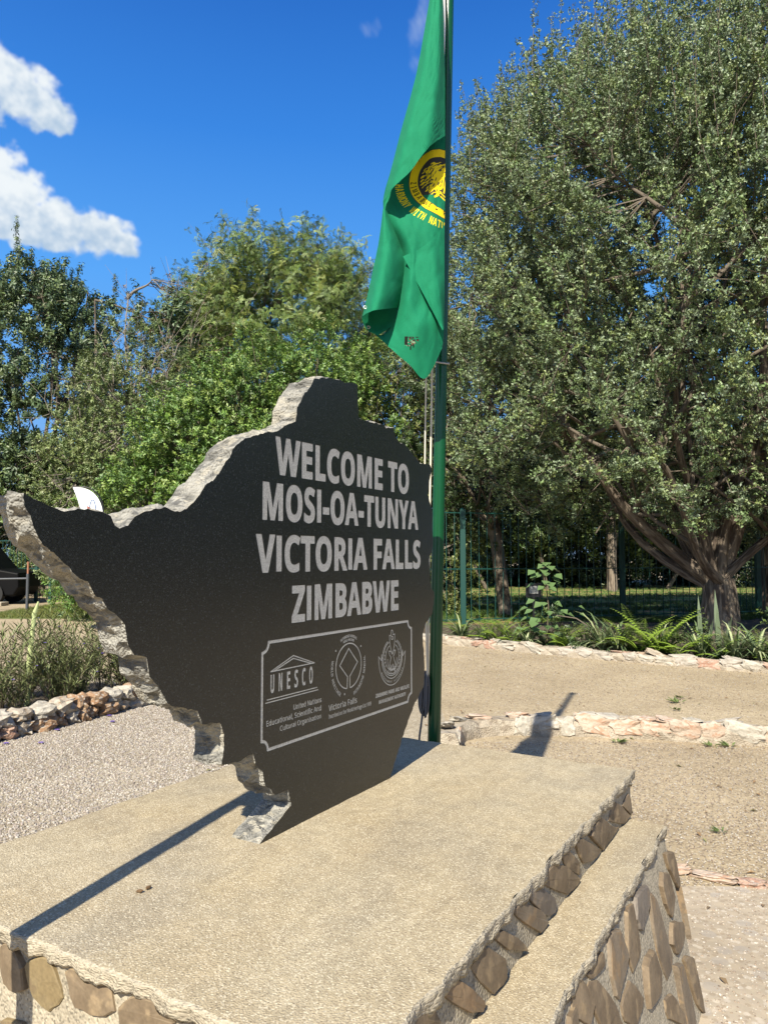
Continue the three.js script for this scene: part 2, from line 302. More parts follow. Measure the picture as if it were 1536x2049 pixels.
function hexa(bottom, topc, y0, y1) {                     // x0,x1,z0,z1 at the bottom and at the top
  const g = new THREE.BoxGeometry(1, 1, 1, 12, 6, 8), p = g.attributes.position;
  for (let i = 0; i < p.count; i++) { const t = p.getY(i) + 0.5, a = p.getX(i) + 0.5, b = p.getZ(i) + 0.5; p.setXYZ(i, lerp(lerp(bottom[0], bottom[1], a), lerp(topc[0], topc[1], a), t), lerp(y0, y1, t), lerp(lerp(bottom[2], bottom[3], b), lerp(topc[2], topc[3], b), t)); }
  return boxUV(g, 2);
}
part('core', hexa([-0.97, 0.915, -0.6, 0.715], [-0.97, 0.915, -0.6, 0.715], 0, 0.782), M.mortar, plinth);
part('step_wall', hexa([-0.985, 0.93, 0.5, 0.945], [-0.985, 0.845, 0.5, 0.842], 0, 0.624), M.mortar, plinth);
function clip(poly, px, py, nx, ny) {                     // keep the side where (p - P).n <= 0
  const out = [];
  for (let i = 0; i < poly.length; i++) {
    const a = poly[i], b = poly[(i + 1) % poly.length], da = (a[0] - px) * nx + (a[1] - py) * ny, db = (b[0] - px) * nx + (b[1] - py) * ny;
    if (da <= 0) out.push(a);
    if (da * db < 0) { const t = da / (da - db); out.push([lerp(a[0], b[0], t), lerp(a[1], b[1], t)]); }
  }
  return out;
}
function stoneCells(w, h, nx, ny, gap, r, jit = 0.8, skew = 0) {
  const seeds = [];
  for (let j = 0; j < ny; j++) for (let i = 0; i < nx; i++) seeds.push([(i + 0.5 + (r() - 0.5) * jit + (j % 2 ? 0.35 : -0.15)) * w / nx, (j + 0.5 + (r() - 0.5) * jit) * h / ny]);
  return seeds.map((s, k) => {
    let poly = [[gap / 2, gap / 2], [w - gap / 2, gap / 2], [w - gap / 2, h - gap / 2], [gap / 2, h - gap / 2]];
    for (let q = 0; q < seeds.length && poly.length; q++) if (q !== k) {
      const t = seeds[q], dx = t[0] - s[0], dy = t[1] - s[1], d = Math.hypot(dx, dy); if (d > 1.2 * Math.max(w / nx, h / ny) * 2.2) continue;
      const sk = (r() - 0.5) * 0.3, nx2 = (dx - dy * sk) / d, ny2 = (dy + dx * sk) / d, g = gap * (0.35 + 0.5 * r());
      poly = clip(poly, s[0] + dx / 2 - nx2 * g, s[1] + dy / 2 - ny2 * g, nx2, ny2);
    }
    if (poly.length < 3) return null;
    const o = [];                                            // cut the corners once, unevenly
    poly.forEach((a, i) => { const b = poly[(i + 1) % poly.length], t = 0.06 + 0.10 * r(), u = 0.94 - 0.10 * r(), e = 0.008 * (r() - 0.5); o.push([lerp(a[0], b[0], t) + e, lerp(a[1], b[1], t)], [lerp(a[0], b[0], u), lerp(a[1], b[1], u) - e]); });
    return o.map((p) => [p[0] + skew * (p[1] - h / 2), p[1]]);
  }).filter((p) => p && p.length > 4);
}
function stoneGeo(poly, depth, frame, r) {                   // frame(u, v, out) -> [x, y, z]
  const mb = new MB(), n = poly.length, cx = poly.reduce((s, p) => s + p[0], 0) / n, cy = poly.reduce((s, p) => s + p[1], 0) / n, tx = (r() - 0.5) * 0.10, ty = (r() - 0.5) * 0.10;
  const ring = (k, out, j) => poly.map((p) => { const dx = p[0] - cx, dy = p[1] - cy; return mb.vert(...frame(cx + dx * k, cy + dy * k, out + (out > 0 ? dx * tx + dy * ty : 0) + (r() - 0.5) * j)); });
  const a = ring(1.02, -0.02, 0), b = ring(1, depth * 0.7, 0.002), c = ring(0.945, depth, 0.0018), m = mb.vert(...frame(cx, cy, depth + 0.002));
  const quad = (A, B) => { for (let i = 0; i < n; i++) { const k = (i + 1) % n; mb.tri(A[i], A[k], B[i]); mb.tri(A[k], B[k], B[i]); } };
  quad(a, b); quad(b, c); for (let i = 0; i < n; i++) mb.tri(c[i], c[(i + 1) % n], m);
  return boxUV(mb.geo(), 2.2);
}
function stones(polys, frame, seed, depth, mats, parent) { const r = rngOf(seed); for (const p of polys) part('stone', stoneGeo(p, depth * (0.7 + 0.7 * r()), frame, r), mats[Math.floor(r() * r() * mats.length * 0.999)], parent); }
const riserStones = [[[-0.685, 0.801], [-0.635, 0.803], [-0.576, 0.750], [-0.488, 0.667], [-0.502, 0.656], [-0.559, 0.683], [-0.652, 0.753]],
  [[-0.557, 0.785], [-0.525, 0.809], [-0.452, 0.765], [-0.366, 0.700], [-0.367, 0.657], [-0.440, 0.662], [-0.494, 0.711]],
  [[-0.437, 0.793], [-0.364, 0.762], [-0.253, 0.690], [-0.228, 0.642], [-0.350, 0.715]],
  [[-0.299, 0.812], [-0.250, 0.794], [-0.106, 0.702], [-0.068, 0.636], [-0.128, 0.643], [-0.284, 0.761]],
  [[-0.205, 0.804], [-0.141, 0.792], [-0.003, 0.694], [-0.005, 0.656], [-0.067, 0.674], [-0.180, 0.755]],
  [[-0.083, 0.781], [0.001, 0.791], [0.111, 0.739], [0.231, 0.655], [0.179, 0.635], [0.108, 0.662], [-0.103, 0.769]],
  [[0.067, 0.782], [0.137, 0.772], [0.234, 0.704], [0.232, 0.669], [0.111, 0.733]],
  [[0.187, 0.784], [0.264, 0.767], [0.487, 0.618], [0.410, 0.606], [0.260, 0.695]],
  [[0.332, 0.757], [0.451, 0.779], [0.591, 0.705], [0.725, 0.596], [0.600, 0.587], [0.488, 0.633]],
  [[0.576, 0.726], [0.666, 0.767], [0.864, 0.632], [0.880, 0.582], [0.763, 0.601]],
  [[0.773, 0.721], [0.873, 0.738], [1.034, 0.619], [1.007, 0.571], [0.881, 0.591]],
  [[-0.804, 0.797], [-0.747, 0.808], [-0.711, 0.768], [-0.675, 0.720], [-0.795, 0.767]]];
const wallStones = [[[0.704, 0.539], [0.800, 0.498], [0.829, 0.413], [0.716, 0.399], [0.670, 0.464], [0.657, 0.515]],
  [[0.717, 0.379], [0.889, 0.308], [0.866, 0.267], [0.707, 0.285], [0.656, 0.345]],
  [[0.489, 0.553], [0.556, 0.499], [0.632, 0.302], [0.530, 0.291], [0.481, 0.403]],
  [[0.335, 0.602], [0.476, 0.580], [0.464, 0.526], [0.338, 0.507], [0.312, 0.555]],
  [[0.235, 0.598], [0.302, 0.583], [0.312, 0.459], [0.197, 0.459], [0.185, 0.519]],
  [[0.043, 0.609], [0.134, 0.585], [0.162, 0.509], [0.027, 0.465], [0.014, 0.536]],
  [[0.317, 0.427], [0.416, 0.416], [0.467, 0.330], [0.414, 0.297], [0.280, 0.330]],
  [[-0.162, 0.608], [-0.027, 0.602], [-0.037, 0.570], [-0.134, 0.584]],
  [[-0.275, 0.626], [-0.201, 0.615], [-0.163, 0.542], [-0.216, 0.527], [-0.285, 0.579]],
  [[-0.167, 0.585], [-0.084, 0.556], [0.000, 0.465], [0.014, 0.414], [-0.133, 0.486]],
  [[0.060, 0.437], [0.159, 0.450], [0.231, 0.369], [0.137, 0.353], [0.059, 0.401]],
  [[0.646, 0.273], [0.726, 0.238], [0.787, 0.117], [0.788, 0.034], [0.657, 0.098], [0.647, 0.212]],
  [[0.779, 0.239], [0.903, 0.186], [0.982, 0.044], [0.937, -0.010], [0.843, 0.075]],
  [[0.473, 0.256], [0.554, 0.233], [0.621, 0.150], [0.626, 0.113], [0.465, 0.211]],
  [[0.785, 0.573], [0.897, 0.541], [0.933, 0.435], [0.881, 0.436], [0.802, 0.522]],
  [[0.926, 0.429], [0.991, 0.414], [1.026, 0.280], [0.989, 0.252], [0.936, 0.323]]];
const frontStones = [[[-0.104, 0.748], [-0.071, 0.767], [-0.031, 0.777], [0.002, 0.737], [0.011, 0.706], [-0.035, 0.666], [-0.084, 0.688]],
  [[-0.199, 0.754], [-0.156, 0.780], [-0.134, 0.760], [-0.107, 0.737], [-0.105, 0.692], [-0.143, 0.679], [-0.178, 0.687]],
  [[0.024, 0.772], [0.069, 0.780], [0.149, 0.778], [0.165, 0.727], [0.123, 0.706], [0.057, 0.710]],
  [[0.185, 0.747], [0.232, 0.783], [0.297, 0.797], [0.329, 0.767], [0.323, 0.754], [0.194, 0.695]]];
const chipped = (poly, r, k = 1.03) => { const n = poly.length, cx = poly.reduce((t, p) => t + p[0], 0) / n, cy = poly.reduce((t, p) => t + p[1], 0) / n, o = []; poly.forEach((a, i) => { const b = poly[(i + 1) % n]; for (const t of [0.08, 0.38, 0.7]) { const x = lerp(a[0], b[0], t), y = lerp(a[1], b[1], t), e = 0.004 * (r() - 0.5); o.push([cx + (x - cx) * k + e, cy + (y - cy) * k + 0.004 * (r() - 0.5)]); } }); return o; };
const ccw = (p) => (p.reduce((t, a, i) => { const b = p[(i + 1) % p.length]; return t + a[0] * b[1] - b[0] * a[1]; }, 0) > 0 ? p : [...p].reverse());
const boxOf = (p) => [Math.min(...p.map((q) => q[0])), Math.max(...p.map((q) => q[0])), Math.min(...p.map((q) => q[1])), Math.max(...p.map((q) => q[1]))];
const clearOf = (cells2, ox, oy, laid) => cells2.map((p) => p.map((q) => [q[0] + ox, q[1] + oy])).filter((p) => { const a = boxOf(p); return !laid.some((l) => { const b = boxOf(l); return a[0] < b[1] - 0.02 && a[1] > b[0] + 0.02 && a[2] < b[3] - 0.02 && a[3] > b[2] + 0.02; }); });
{
  const r = rngOf(17), fit = (list, x0, x1, y0, y1) => list.map((p) => ccw(p.map((q) => [clamp(q[0], x0, x1), clamp(q[1], y0, y1)])));
  const riser = fit(riserStones, -0.94, 0.905, 0.658, 0.782), wall = fit(wallStones, -0.95, 0.915, 0.012, 0.615), front = fit(frontStones, -0.58, 0.70, 0.02, 0.782);
  const inRiser = [...riser.map((p) => chipped(p, r)), ...clearOf(stoneCells(0.3, 0.125, 2, 1, 0.03, r, 0.6, -0.5), -0.95, 0.656, riser)];
  stones(inRiser, (u, v, o) => [u, v, 0.715 + o], 5, 0.009, [slate[0], slate[1], slate[2], slate[3], slate[0], slate[2]], plinth);
  const inWall = [...wall.map((p) => chipped(p, r, 1.12)), ...clearOf(stoneCells(1.84, 0.60, 11, 4, 0.036, r, 0.95, 0.15), -0.975, 0.012, wall)];
  stones(inWall, (u, v, o) => [u, v, 0.945 - v * 0.165 + o], 6, 0.010, [slate[0], slate[1], slate[3], slate[2], slate[1]], plinth);
  const inFront = [...front.map((p) => chipped(p, r, 1.03)), ...clearOf(stoneCells(1.29, 0.755, 8, 6, 0.034, r, 0.95), -0.585, 0.012, front)];
  stones(inFront, (u, v, o) => [-0.97 - o, v, u], 7, 0.012, [slate[4], slate[0], slate[2], slate[5], slate[3]], plinth);
  stones(stoneCells(0.42, 0.58, 3, 4, 0.024, r, 0.7), (u, v, o) => [0.93 - v * 0.13 + o, 0.015 + v, 0.91 - u - v * 0.13], 9, 0.02, [slate[0], slate[5], slate[1]], plinth);      // far end of the step
}

// ---------- the monument ----------
const outline = [-1.084,0.918,-1.064,0.908,-1.041,0.900,-1.016,0.891,-0.989,0.887,-0.957,0.894,-0.924,0.893,-0.890,0.891,-0.872,0.881,-0.862,0.865,-0.844,0.854,-0.822,0.862,-0.804,0.882,-0.770,0.898,-0.715,0.910,-0.689,0.904,-0.662,0.902,-0.641,0.911,-0.619,0.928,-0.596,0.948,-0.579,0.975,-0.550,0.991,-0.528,1.009,-0.513,1.032,-0.489,1.055,-0.477,1.079,-0.444,1.107,-0.381,1.134,-0.286,1.159,-0.239,1.184,-0.197,1.199,-0.190,1.242,-0.163,1.285,-0.119,1.327,-0.106,1.351,-0.032,1.369,0.017,1.374,0.058,1.375,0.148,1.385,0.158,1.267,0.214,1.265,0.331,1.271,0.342,1.262,0.397,1.268,0.404,1.247,0.439,1.221,0.481,1.221,0.529,1.198,0.612,1.159,0.685,1.164,0.712,1.149,0.694,1.113,0.685,1.077,0.671,1.042,0.693,1.009,0.715,0.970,0.714,0.911,0.718,0.836,0.682,0.778,0.691,0.720,0.699,0.664,0.726,0.651,0.721,0.599,0.707,0.564,0.650,0.526,0.624,0.483,0.636,0.416,0.640,0.356,0.636,0.291,0.594,0.257,0.557,0.234,0.466,0.130,0.359,-0.012,-0.378,-0.012,-0.208,0.065,-0.221,0.114,-0.283,0.115,-0.299,0.136,-0.327,0.150,-0.339,0.191,-0.369,0.222,-0.380,0.254,-0.441,0.243,-0.502,0.251,-0.494,0.329,-0.514,0.360,-0.540,0.366,-0.576,0.369,-0.594,0.406,-0.680,0.430,-0.702,0.450,-0.723,0.485,-0.750,0.512,-0.759,0.557,-0.797,0.567,-0.816,0.590,-0.825,0.640,-0.847,0.660,-0.875,0.678,-0.889,0.697,-0.914,0.712,-0.926,0.738,-0.948,0.745,-0.977,0.770,-1.005,0.794,-1.035,0.813,-1.047,0.830,-1.059,0.852,-1.069,0.875,-1.080,0.894];
const monument = thing('welcome_monument', 'black polished granite slab cut to a country outline with grey engraved lettering', 'monument', [PL[0], 0.81, PL[1]], TURN);
{
  const pts = [], n0 = outline.length / 2;
  for (let i = 0; i < n0; i++) {
    const a = [outline[2 * i], outline[2 * i + 1]], j = (i + 1) % n0, b = [outline[2 * j], outline[2 * j + 1]], L = Math.hypot(b[0] - a[0], b[1] - a[1]), n = Math.max(1, Math.round(L / 0.008)), foot = a[1] < 0 && b[1] < 0;
    for (let k = 0; k < n; k++) { const x = lerp(a[0], b[0], k / n), y = lerp(a[1], b[1], k / n), e = foot ? 0 : 0.0035; pts.push([x + e * fbm(x * 30, y * 30, 1, 3) * 1.5, y + e * fbm(x * 30, y * 30, 8, 3) * 1.5]); }
  }
  const front = new THREE.ShapeGeometry(new THREE.Shape(pts.map((p) => new THREE.Vector2(...p))));
  { const p = front.attributes.position, uv = front.attributes.uv; for (let i = 0; i < p.count; i++) uv.setXY(i, (p.getX(i) + 1.1) / 1.85, (p.getY(i) + 0.02) / 1.42); }
  // engraving: lettering, frame and emblems on one canvas, 1107 px per metre
  const W = 2048, H = 1572, K = W / 1.85, cv = document.createElement('canvas'); cv.width = W; cv.height = H;
  const c = cv.getContext('2d'), X = (x) => (x + 1.1) * K, Y = (h) => H - (h + 0.02) * K;
  c.fillStyle = '#000'; c.fillRect(0, 0, W, H); c.fillStyle = c.strokeStyle = '#fff'; c.lineJoin = 'round'; c.textBaseline = 'alphabetic';
  const text = (s, x0, x1, base, cap, weight = 'bold') => { const fs = cap * K / 0.714; c.font = weight + ' ' + fs + 'px sans-serif'; const bar = weight === 'bold', adv = (ch) => (bar && ch === 'I' ? fs * 0.315 : c.measureText(ch).width), m = [...s].reduce((t, ch) => t + adv(ch), 0); c.save(); c.translate(X(x0), Y(base)); c.scale((x1 - x0) * K / m, 1); let at = 0; for (const ch of s) { if (bar && ch === 'I') c.fillRect(at + fs * 0.065, -fs * 0.714, fs * 0.185, fs * 0.714); else { c.fillText(ch, at, 0); if (cap > 0.09) c.strokeText(ch, at, 0); } at += adv(ch); } c.restore(); };
  c.lineWidth = 0.0045 * K; text('WELCOME TO', -0.292, 0.52, 1.034, 0.106); text('MOSI-OA-TUNYA', -0.358, 0.588, 0.899, 0.104); text('VICTORIA FALLS', -0.374, 0.612, 0.749, 0.104); text('ZIMBABWE', -0.212, 0.438, 0.598, 0.105);
  c.strokeStyle = '#fff'; c.lineWidth = 0.0085 * K;
  const path = (q, close) => { c.beginPath(); q.forEach((p, i) => (i ? c.lineTo(X(p[0]), Y(p[1])) : c.moveTo(X(p[0]), Y(p[1])))); if (close) c.closePath(); c.stroke(); };
  { const L = -0.344, R = 0.532, T = 0.549, B = 0.249, q = 0.028, o = []; const arc = (x, y, a0, a1) => { for (let k = 0; k <= 6; k++) { const a = lerp(a0, a1, k / 6) * RAD; o.push([x + q * Math.cos(a), y + q * Math.sin(a)]); } };
    arc(L, T, -90, 0); arc(R, T, 180, 270); arc(R, B, 90, 180); arc(L, B, 0, 90); path(o, true); }
  c.lineWidth = 0.003 * K;
  path([[-0.306, 0.465], [-0.201, 0.499], [-0.095, 0.465]], true); path([[-0.29, 0.4655], [-0.201, 0.491], [-0.112, 0.4655]]);
  [...'UNESCO'].forEach((s, i) => text(s, -0.309 + i * 0.0372, -0.309 + i * 0.0372 + 0.021, 0.404, 0.051));
  path([[-0.322, 0.388], [-0.080, 0.388]]); path([[-0.329, 0.380], [-0.073, 0.380]]);
  text('United Nations', -0.201, -0.056, 0.3395, 0.0155, ''); text('Educational, Scientific And', -0.325, -0.056, 0.3135, 0.0155, ''); text('Cultural Organisation', -0.263, -0.056, 0.2895, 0.0145, '');
  text('Victoria Falls', -0.017, 0.15, 0.3035, 0.019, ''); text('Inscribed on the World Heritage List 1989', -0.016, 0.241, 0.2795, 0.0125, '');
  text('ZIMBABWE PARKS AND WILDLIFE', 0.27, 0.515, 0.2985, 0.0135); text('MANAGEMENT AUTHORITY', 0.291, 0.487, 0.2745, 0.0125);
  const disc = (x, y, r) => { c.beginPath(); c.arc(X(x), Y(y), r * K, 0, 7); c.fill(); };
  const ring = (x, y, rx, ry, a0 = 0, a1 = 360) => { c.beginPath(); c.ellipse(X(x), Y(y), rx * K, ry * K, 0, -a1 * RAD, -a0 * RAD); c.stroke(); };
  // arcs of letters: tops out, running clockwise, or tops in, running anticlockwise
  const arcText = (s, x, y, r, mid, span, size, inward) => { c.font = size * K / 0.714 + 'px sans-serif'; const a = [...s]; a.forEach((ch, i) => { const t = a.length > 1 ? i / (a.length - 1) - 0.5 : 0, ang = (mid + (inward ? 1 : -1) * t * span) * RAD; c.save(); c.translate(X(x + r * Math.cos(ang)), Y(y + r * Math.sin(ang))); c.rotate(inward ? -ang - Math.PI / 2 : Math.PI / 2 - ang); c.textAlign = 'center'; c.fillText(ch, 0, inward ? size * K * 0.5 : size * K * 0.5); c.restore(); }); c.textAlign = 'left'; };
  c.lineWidth = 0.0036 * K; ring(0.099, 0.432, 0.0765, 0.0735, -83, 261);
  path([[0.106, 0.3585], [0.105, 0.397], [0.152, 0.4385], [0.098, 0.489], [0.045, 0.4385], [0.091, 0.397], [0.089, 0.3595]]);
  arcText('WORLD HERITAGE', 0.099, 0.43, 0.098, 203, 72, 0.011, true); arcText('PATRIMOINE MONDIAL', 0.099, 0.43, 0.098, 331, 82, 0.011, true);
  arcText('PATRIMONIO MUNDIAL', 0.099, 0.43, 0.0995, 90, 56, 0.0085, false); arcText('WORLD HERITAGE', 0.099, 0.43, 0.0875, 90, 40, 0.0075, false);
  disc(0.022, 0.489, 0.0032); disc(0.173, 0.489, 0.0032); disc(0.074, 0.343, 0.0032);
  // parks crest: ringed shield, carved bird above, hoofed animal inside, ribbon below
  const qx = 0.387, qy = 0.428; c.lineWidth = 0.0026 * K;
  ring(qx, qy, 0.071, 0.066, 118, 422); ring(qx, qy, 0.064, 0.060, 112, 428); ring(qx, qy, 0.049, 0.047, 116, 424); ring(qx, qy - 0.004, 0.034, 0.040, 180, 360);
  arcText('PARKS AND WILDLIFE', qx, qy, 0.0562, 270, 230, 0.0065, true);
  ring(qx, qy + 0.004, 0.096, 0.104, 192, 348); ring(qx, qy + 0.014, 0.078, 0.090, 200, 340); path([[0.292, 0.41], [0.290, 0.44], [0.309, 0.424], [0.311, 0.445], [0.316, 0.41]]); path([[0.482, 0.41], [0.484, 0.44], [0.465, 0.424], [0.463, 0.445], [0.458, 0.41]]);
  arcText('MANAGEMENT AUTHORITY', qx, qy + 0.002, 0.09, 270, 110, 0.0068, true);
  path([[0.368, 0.485], [0.366, 0.508], [0.376, 0.505], [0.381, 0.525], [0.388, 0.525], [0.392, 0.508], [0.404, 0.51], [0.404, 0.48], [0.396, 0.455], [0.391, 0.44]]); path([[0.368, 0.485], [0.374, 0.462], [0.386, 0.44]]); ring(0.386, 0.497, 0.006, 0.006);
  path([[0.391, 0.44], [0.398, 0.452], [0.41, 0.45], [0.402, 0.437], [0.394, 0.43], [0.407, 0.405], [0.413, 0.388], [0.402, 0.378], [0.398, 0.392], [0.391, 0.402], [0.388, 0.382], [0.380, 0.38], [0.380, 0.40], [0.370, 0.382], [0.362, 0.388], [0.371, 0.412], [0.378, 0.428], [0.368, 0.436], [0.362, 0.452], [0.376, 0.45], [0.386, 0.438]], true);
  const mk = c.getImageData(0, 0, W, H).data, col = new Uint8Array(W * H * 4), rou = new Uint8Array(W * H * 4), bmp = new Uint8Array(W * H * 4);
  for (let i = 0; i < W * H; i++) {
    const x = i % W, y = (i / W) | 0, m = mk[i * 4] / 255, g = hash(x, y, 3), g2 = hash(x >> 1, y >> 1, 5), fl = hash(x >> 2, y >> 2, 9);
    const b = 0.009 + 0.012 * g2 * g2 + (fl > 0.94 ? 0.028 * g : 0) + (g > 0.985 ? 0.06 : 0), e = 0.36 + 0.22 * (g2 - 0.5) + 0.12 * (g - 0.5);
    const o = (((H - 1 - y) * W) + x) * 4;
    col[o] = enc(lerp(b * 0.9, e, m)); col[o + 1] = enc(lerp(b * 1.03, e * 0.99, m)); col[o + 2] = enc(lerp(b * 1.06, e * 0.95, m)); col[o + 3] = 255;
    rou[o] = rou[o + 1] = rou[o + 2] = Math.round(255 * lerp(0.27, 0.9, m)); rou[o + 3] = 255;
    bmp[o] = bmp[o + 1] = bmp[o + 2] = Math.round(255 * lerp(1, 0.35 + 0.35 * g2, m)); bmp[o + 3] = 255;
  }
  const tx = (d, srgb) => { const t = new THREE.DataTexture(d, W, H); if (srgb) t.colorSpace = THREE.SRGBColorSpace; t.magFilter = THREE.LinearFilter; t.minFilter = THREE.LinearMipmapLinearFilter; t.generateMipmaps = true; t.needsUpdate = true; return t; };
  const faceMat = std({ map: tx(col, true), roughnessMap: tx(rou), bumpMap: tx(bmp), bumpScale: 0.002, roughness: 1 });
  const face = part('polished_face', front, faceMat, monument); face.userData.label = 'polished black face with engraved welcome words, frame and three emblems';
  const NJ = 9, TH = 0.1, nr = outward(pts).map((n) => [-n[0], -n[1]]), mb = new MB(), rows = [];    // the outline runs clockwise
  for (let j = 0; j <= NJ; j++) rows.push(pts.map((p, i) => {
    const t = j / NJ, s = Math.sin(Math.PI * Math.min(1, t * 1.15)), foot = p[1] < 0;
    const ridge = 1 - Math.abs(noise3(p[0] * 14, p[1] * 14, t * 1.2)) * 2, fine = fbm(p[0] * 34, p[1] * 34, t * 4, 3), chip = Math.max(0, noise3(p[0] * 11 + 5, p[1] * 11, 3) - 0.1);
    const back = 0.014 * fbm(p[0] * 5, p[1] * 5, 6, 2);
    const d = foot ? 0 : s * (0.011 * ridge + 0.0055 * fine) + t * back - (j === 1 ? 0.022 * chip : j === 2 ? 0.010 * chip : 0);
    return mb.vert(p[0] + nr[i][0] * d, p[1] + nr[i][1] * d, -TH * t);
  }));
  const N = pts.length;
  for (let j = 1; j <= NJ; j++) for (let i = 0; i < N; i++) { const k = (i + 1) % N; mb.tri(rows[j - 1][i], rows[j - 1][k], rows[j][i]); mb.tri(rows[j - 1][k], rows[j][k], rows[j][i]); }
  const raw = colourTex(512, 512, (x, y) => { const u = x / 512, v = y / 512, n = vf(u, v, 4, 71, 5), f = vf(u, v, 60, 75, 3), st = vf(u * 0.25, v, 32, 77, 4); let q = mix3([0.15, 0.147, 0.135], [0.41, 0.395, 0.35], sstep(0.34, 0.66, 0.45 * n + 0.55 * st)); q = mix3(q, [0.54, 0.495, 0.395], 0.6 * sstep(0.55, 0.7, vf(u, v, 9, 79, 3))); return mul3(q, 0.72 + 0.56 * f); });
  part('rough_edge', boxUV(mb.geo(), 2.5), std({ map: raw, bumpMap: mortarBump, bumpScale: 0.012, roughness: 1 }), monument).userData.label = 'rough broken grey stone edge around the slab';
  const bg = new THREE.ShapeGeometry(new THREE.Shape(rows[NJ].map((i) => new THREE.Vector2(mb.p[i * 3], mb.p[i * 3 + 1])))); bg.scale(-1, 1, 1); bg.rotateY(Math.PI); bg.translate(0, 0, -TH);
  { const ix = bg.index.array; for (let i = 0; i < ix.length; i += 3) { const t = ix[i]; ix[i] = ix[i + 1]; ix[i + 1] = t; } bg.computeVertexNormals(); }
  part('back_face', bg, std({ color: lin(0.05, 0.05, 0.048), roughness: 0.5 }), monument);
}

// ---------- flagpoles and flag ----------
function flagpole(name, label, X, Z, lean, height, r0, r1, group) {
  const t = thing(name, label, 'flagpole', [X, 0, Z], 0, group); t.rotation.z = -lean;
  const prof = [[0, 0], [r0, 0], [r0, 0.02], [lerp(r0, r1, 0.5), height * 0.5], [r1, height - 0.02], [r1 * 0.6, height], [0, height]].map((p) => new THREE.Vector2(...p));
  part('shaft', new THREE.LatheGeometry(prof, 28), M.green, t);
  part('base_plate', new THREE.CylinderGeometry(0.11, 0.115, 0.02, 24).translate(0, 0.012, 0), M.green, t);
  part('truck', new THREE.CylinderGeometry(0.045, 0.045, 0.035, 20).translate(0, height + 0.016, 0), M.green, t);
  part('finial', new THREE.SphereGeometry(0.035, 16, 12).translate(0, height + 0.06, 0), M.green, t);
  return t;
}
const pole = flagpole('flagpole', 'dark green metal flagpole with a rope rising behind the black monument', 0.203, 3.38, 1.37 * RAD, 5.05, 0.030, 0.023, 'green flagpoles at the ends of the plinth');
{
  M.rope = std({ color: lin(0.62, 0.56, 0.44), roughness: 0.95 });
  const v = (x, y, z) => new THREE.Vector3(x, y, z), rope = (pts, r = 0.0045) => new THREE.TubeGeometry(new THREE.CatmullRomCurve3(pts), 60, r, 6);
  part('halyard', rope([v(-0.034, 1.03, 0.02), v(-0.04, 1.6, 0.02), v(-0.043, 2.4, 0.015), v(-0.05, 3.4, 0.0), v(-0.045, 5.04, 0)], 0.005), M.rope, pole);
  part('halyard', rope([v(-0.036, 1.03, 0.03), v(-0.062, 1.7, 0.025), v(-0.07, 2.6, 0.02), v(-0.06, 3.6, 0.01), v(-0.03, 5.06, 0.02)], 0.004), M.rope, pole);
  const darkRope = std({ color: lin(0.10, 0.10, 0.105), roughness: 0.95 }), loops = [];
  for (let k = 0; k < 9; k++) { const a = k * 0.9, q = []; for (let s = 0; s <= 24; s++) { const th = s / 24 * 2 * Math.PI; q.push(v(-0.05 + Math.cos(a) * 0.008 + 0.02 * Math.sin(th) * Math.sin(a), 0.99 + 0.075 * Math.cos(th) + 0.006 * k - 0.02, 0.02 + 0.02 * Math.sin(th) * Math.cos(a))); } loops.push(rope(q, 0.0055)); }
  part('rope_coil', mergeGeometries(loops), darkRope, pole);
  part('cleat', mergeGeometries([bx(0.03, 0.022, 0.02, -0.038, 1.0, 0), new RoundedBoxGeometry(0.018, 0.15, 0.018, 2, 0.006).translate(-0.056, 1.0, 0).toNonIndexed()].map((g) => { g = g.index ? g.toNonIndexed() : g; return g; })), M.black, pole);
  part('rope_tail', rope([v(-0.05, 0.94, 0.02), v(-0.06, 0.86, 0.02), v(-0.066, 0.78, 0.02), v(-0.05, 0.73, 0.015), v(-0.035, 0.745, 0.01)], 0.005), darkRope, pole);
  part('tie_ring', new THREE.TorusGeometry(0.043, 0.004, 6, 24).rotateX(Math.PI / 2 + 0.35).rotateY(0.4).translate(-0.008, 2.49, 0.004), std({ color: lin(0.4, 0.4, 0.38) }), pole);
}
flagpole('flagpole', 'slim green flagpole at the corner of the plinth opposite the flag', -0.905, 1.21, 0, 4.4, 0.029, 0.024, 'green flagpoles at the ends of the plinth');
const FM=[[[0.242,4.327,3.330],[0.248,4.319,3.320],[0.255,4.319,3.320],[0.262,4.319,3.320],[0.270,4.327,3.330]],
 [[0.157,3.807,3.240],[0.184,3.807,3.240],[0.218,3.807,3.240],[0.247,3.807,3.240],[0.273,3.820,3.260]],
 [[0.057,3.374,3.170],[0.103,3.379,3.180],[0.158,3.385,3.190],[0.219,3.379,3.180],[0.269,3.391,3.200]],
 [[-0.002,3.151,3.150],[0.048,3.156,3.160],[0.123,3.151,3.150],[0.197,3.141,3.130],[0.265,3.161,3.170]],
 [[0.015,3.056,3.160],[0.068,3.022,3.110],[0.142,3.007,3.100],[0.206,3.011,3.110],[0.261,3.034,3.160]],
 [[0.080,2.901,3.160],[0.114,2.868,3.090],[0.163,2.866,3.100],[0.211,2.866,3.100],[0.260,2.886,3.150]],
 [[0.060,2.707,3.170],[0.098,2.672,3.070],[0.157,2.679,3.090],[0.211,2.686,3.110],[0.259,2.700,3.150]],
 [[0.009,2.574,3.180],[0.067,2.551,3.090],[0.139,2.542,3.060],[0.209,2.551,3.090],[0.255,2.563,3.130]],
 [[-0.032,2.552,3.170],[0.038,2.465,3.100],[0.104,2.405,3.090],[0.174,2.350,3.110],[0.246,2.486,3.130]]];
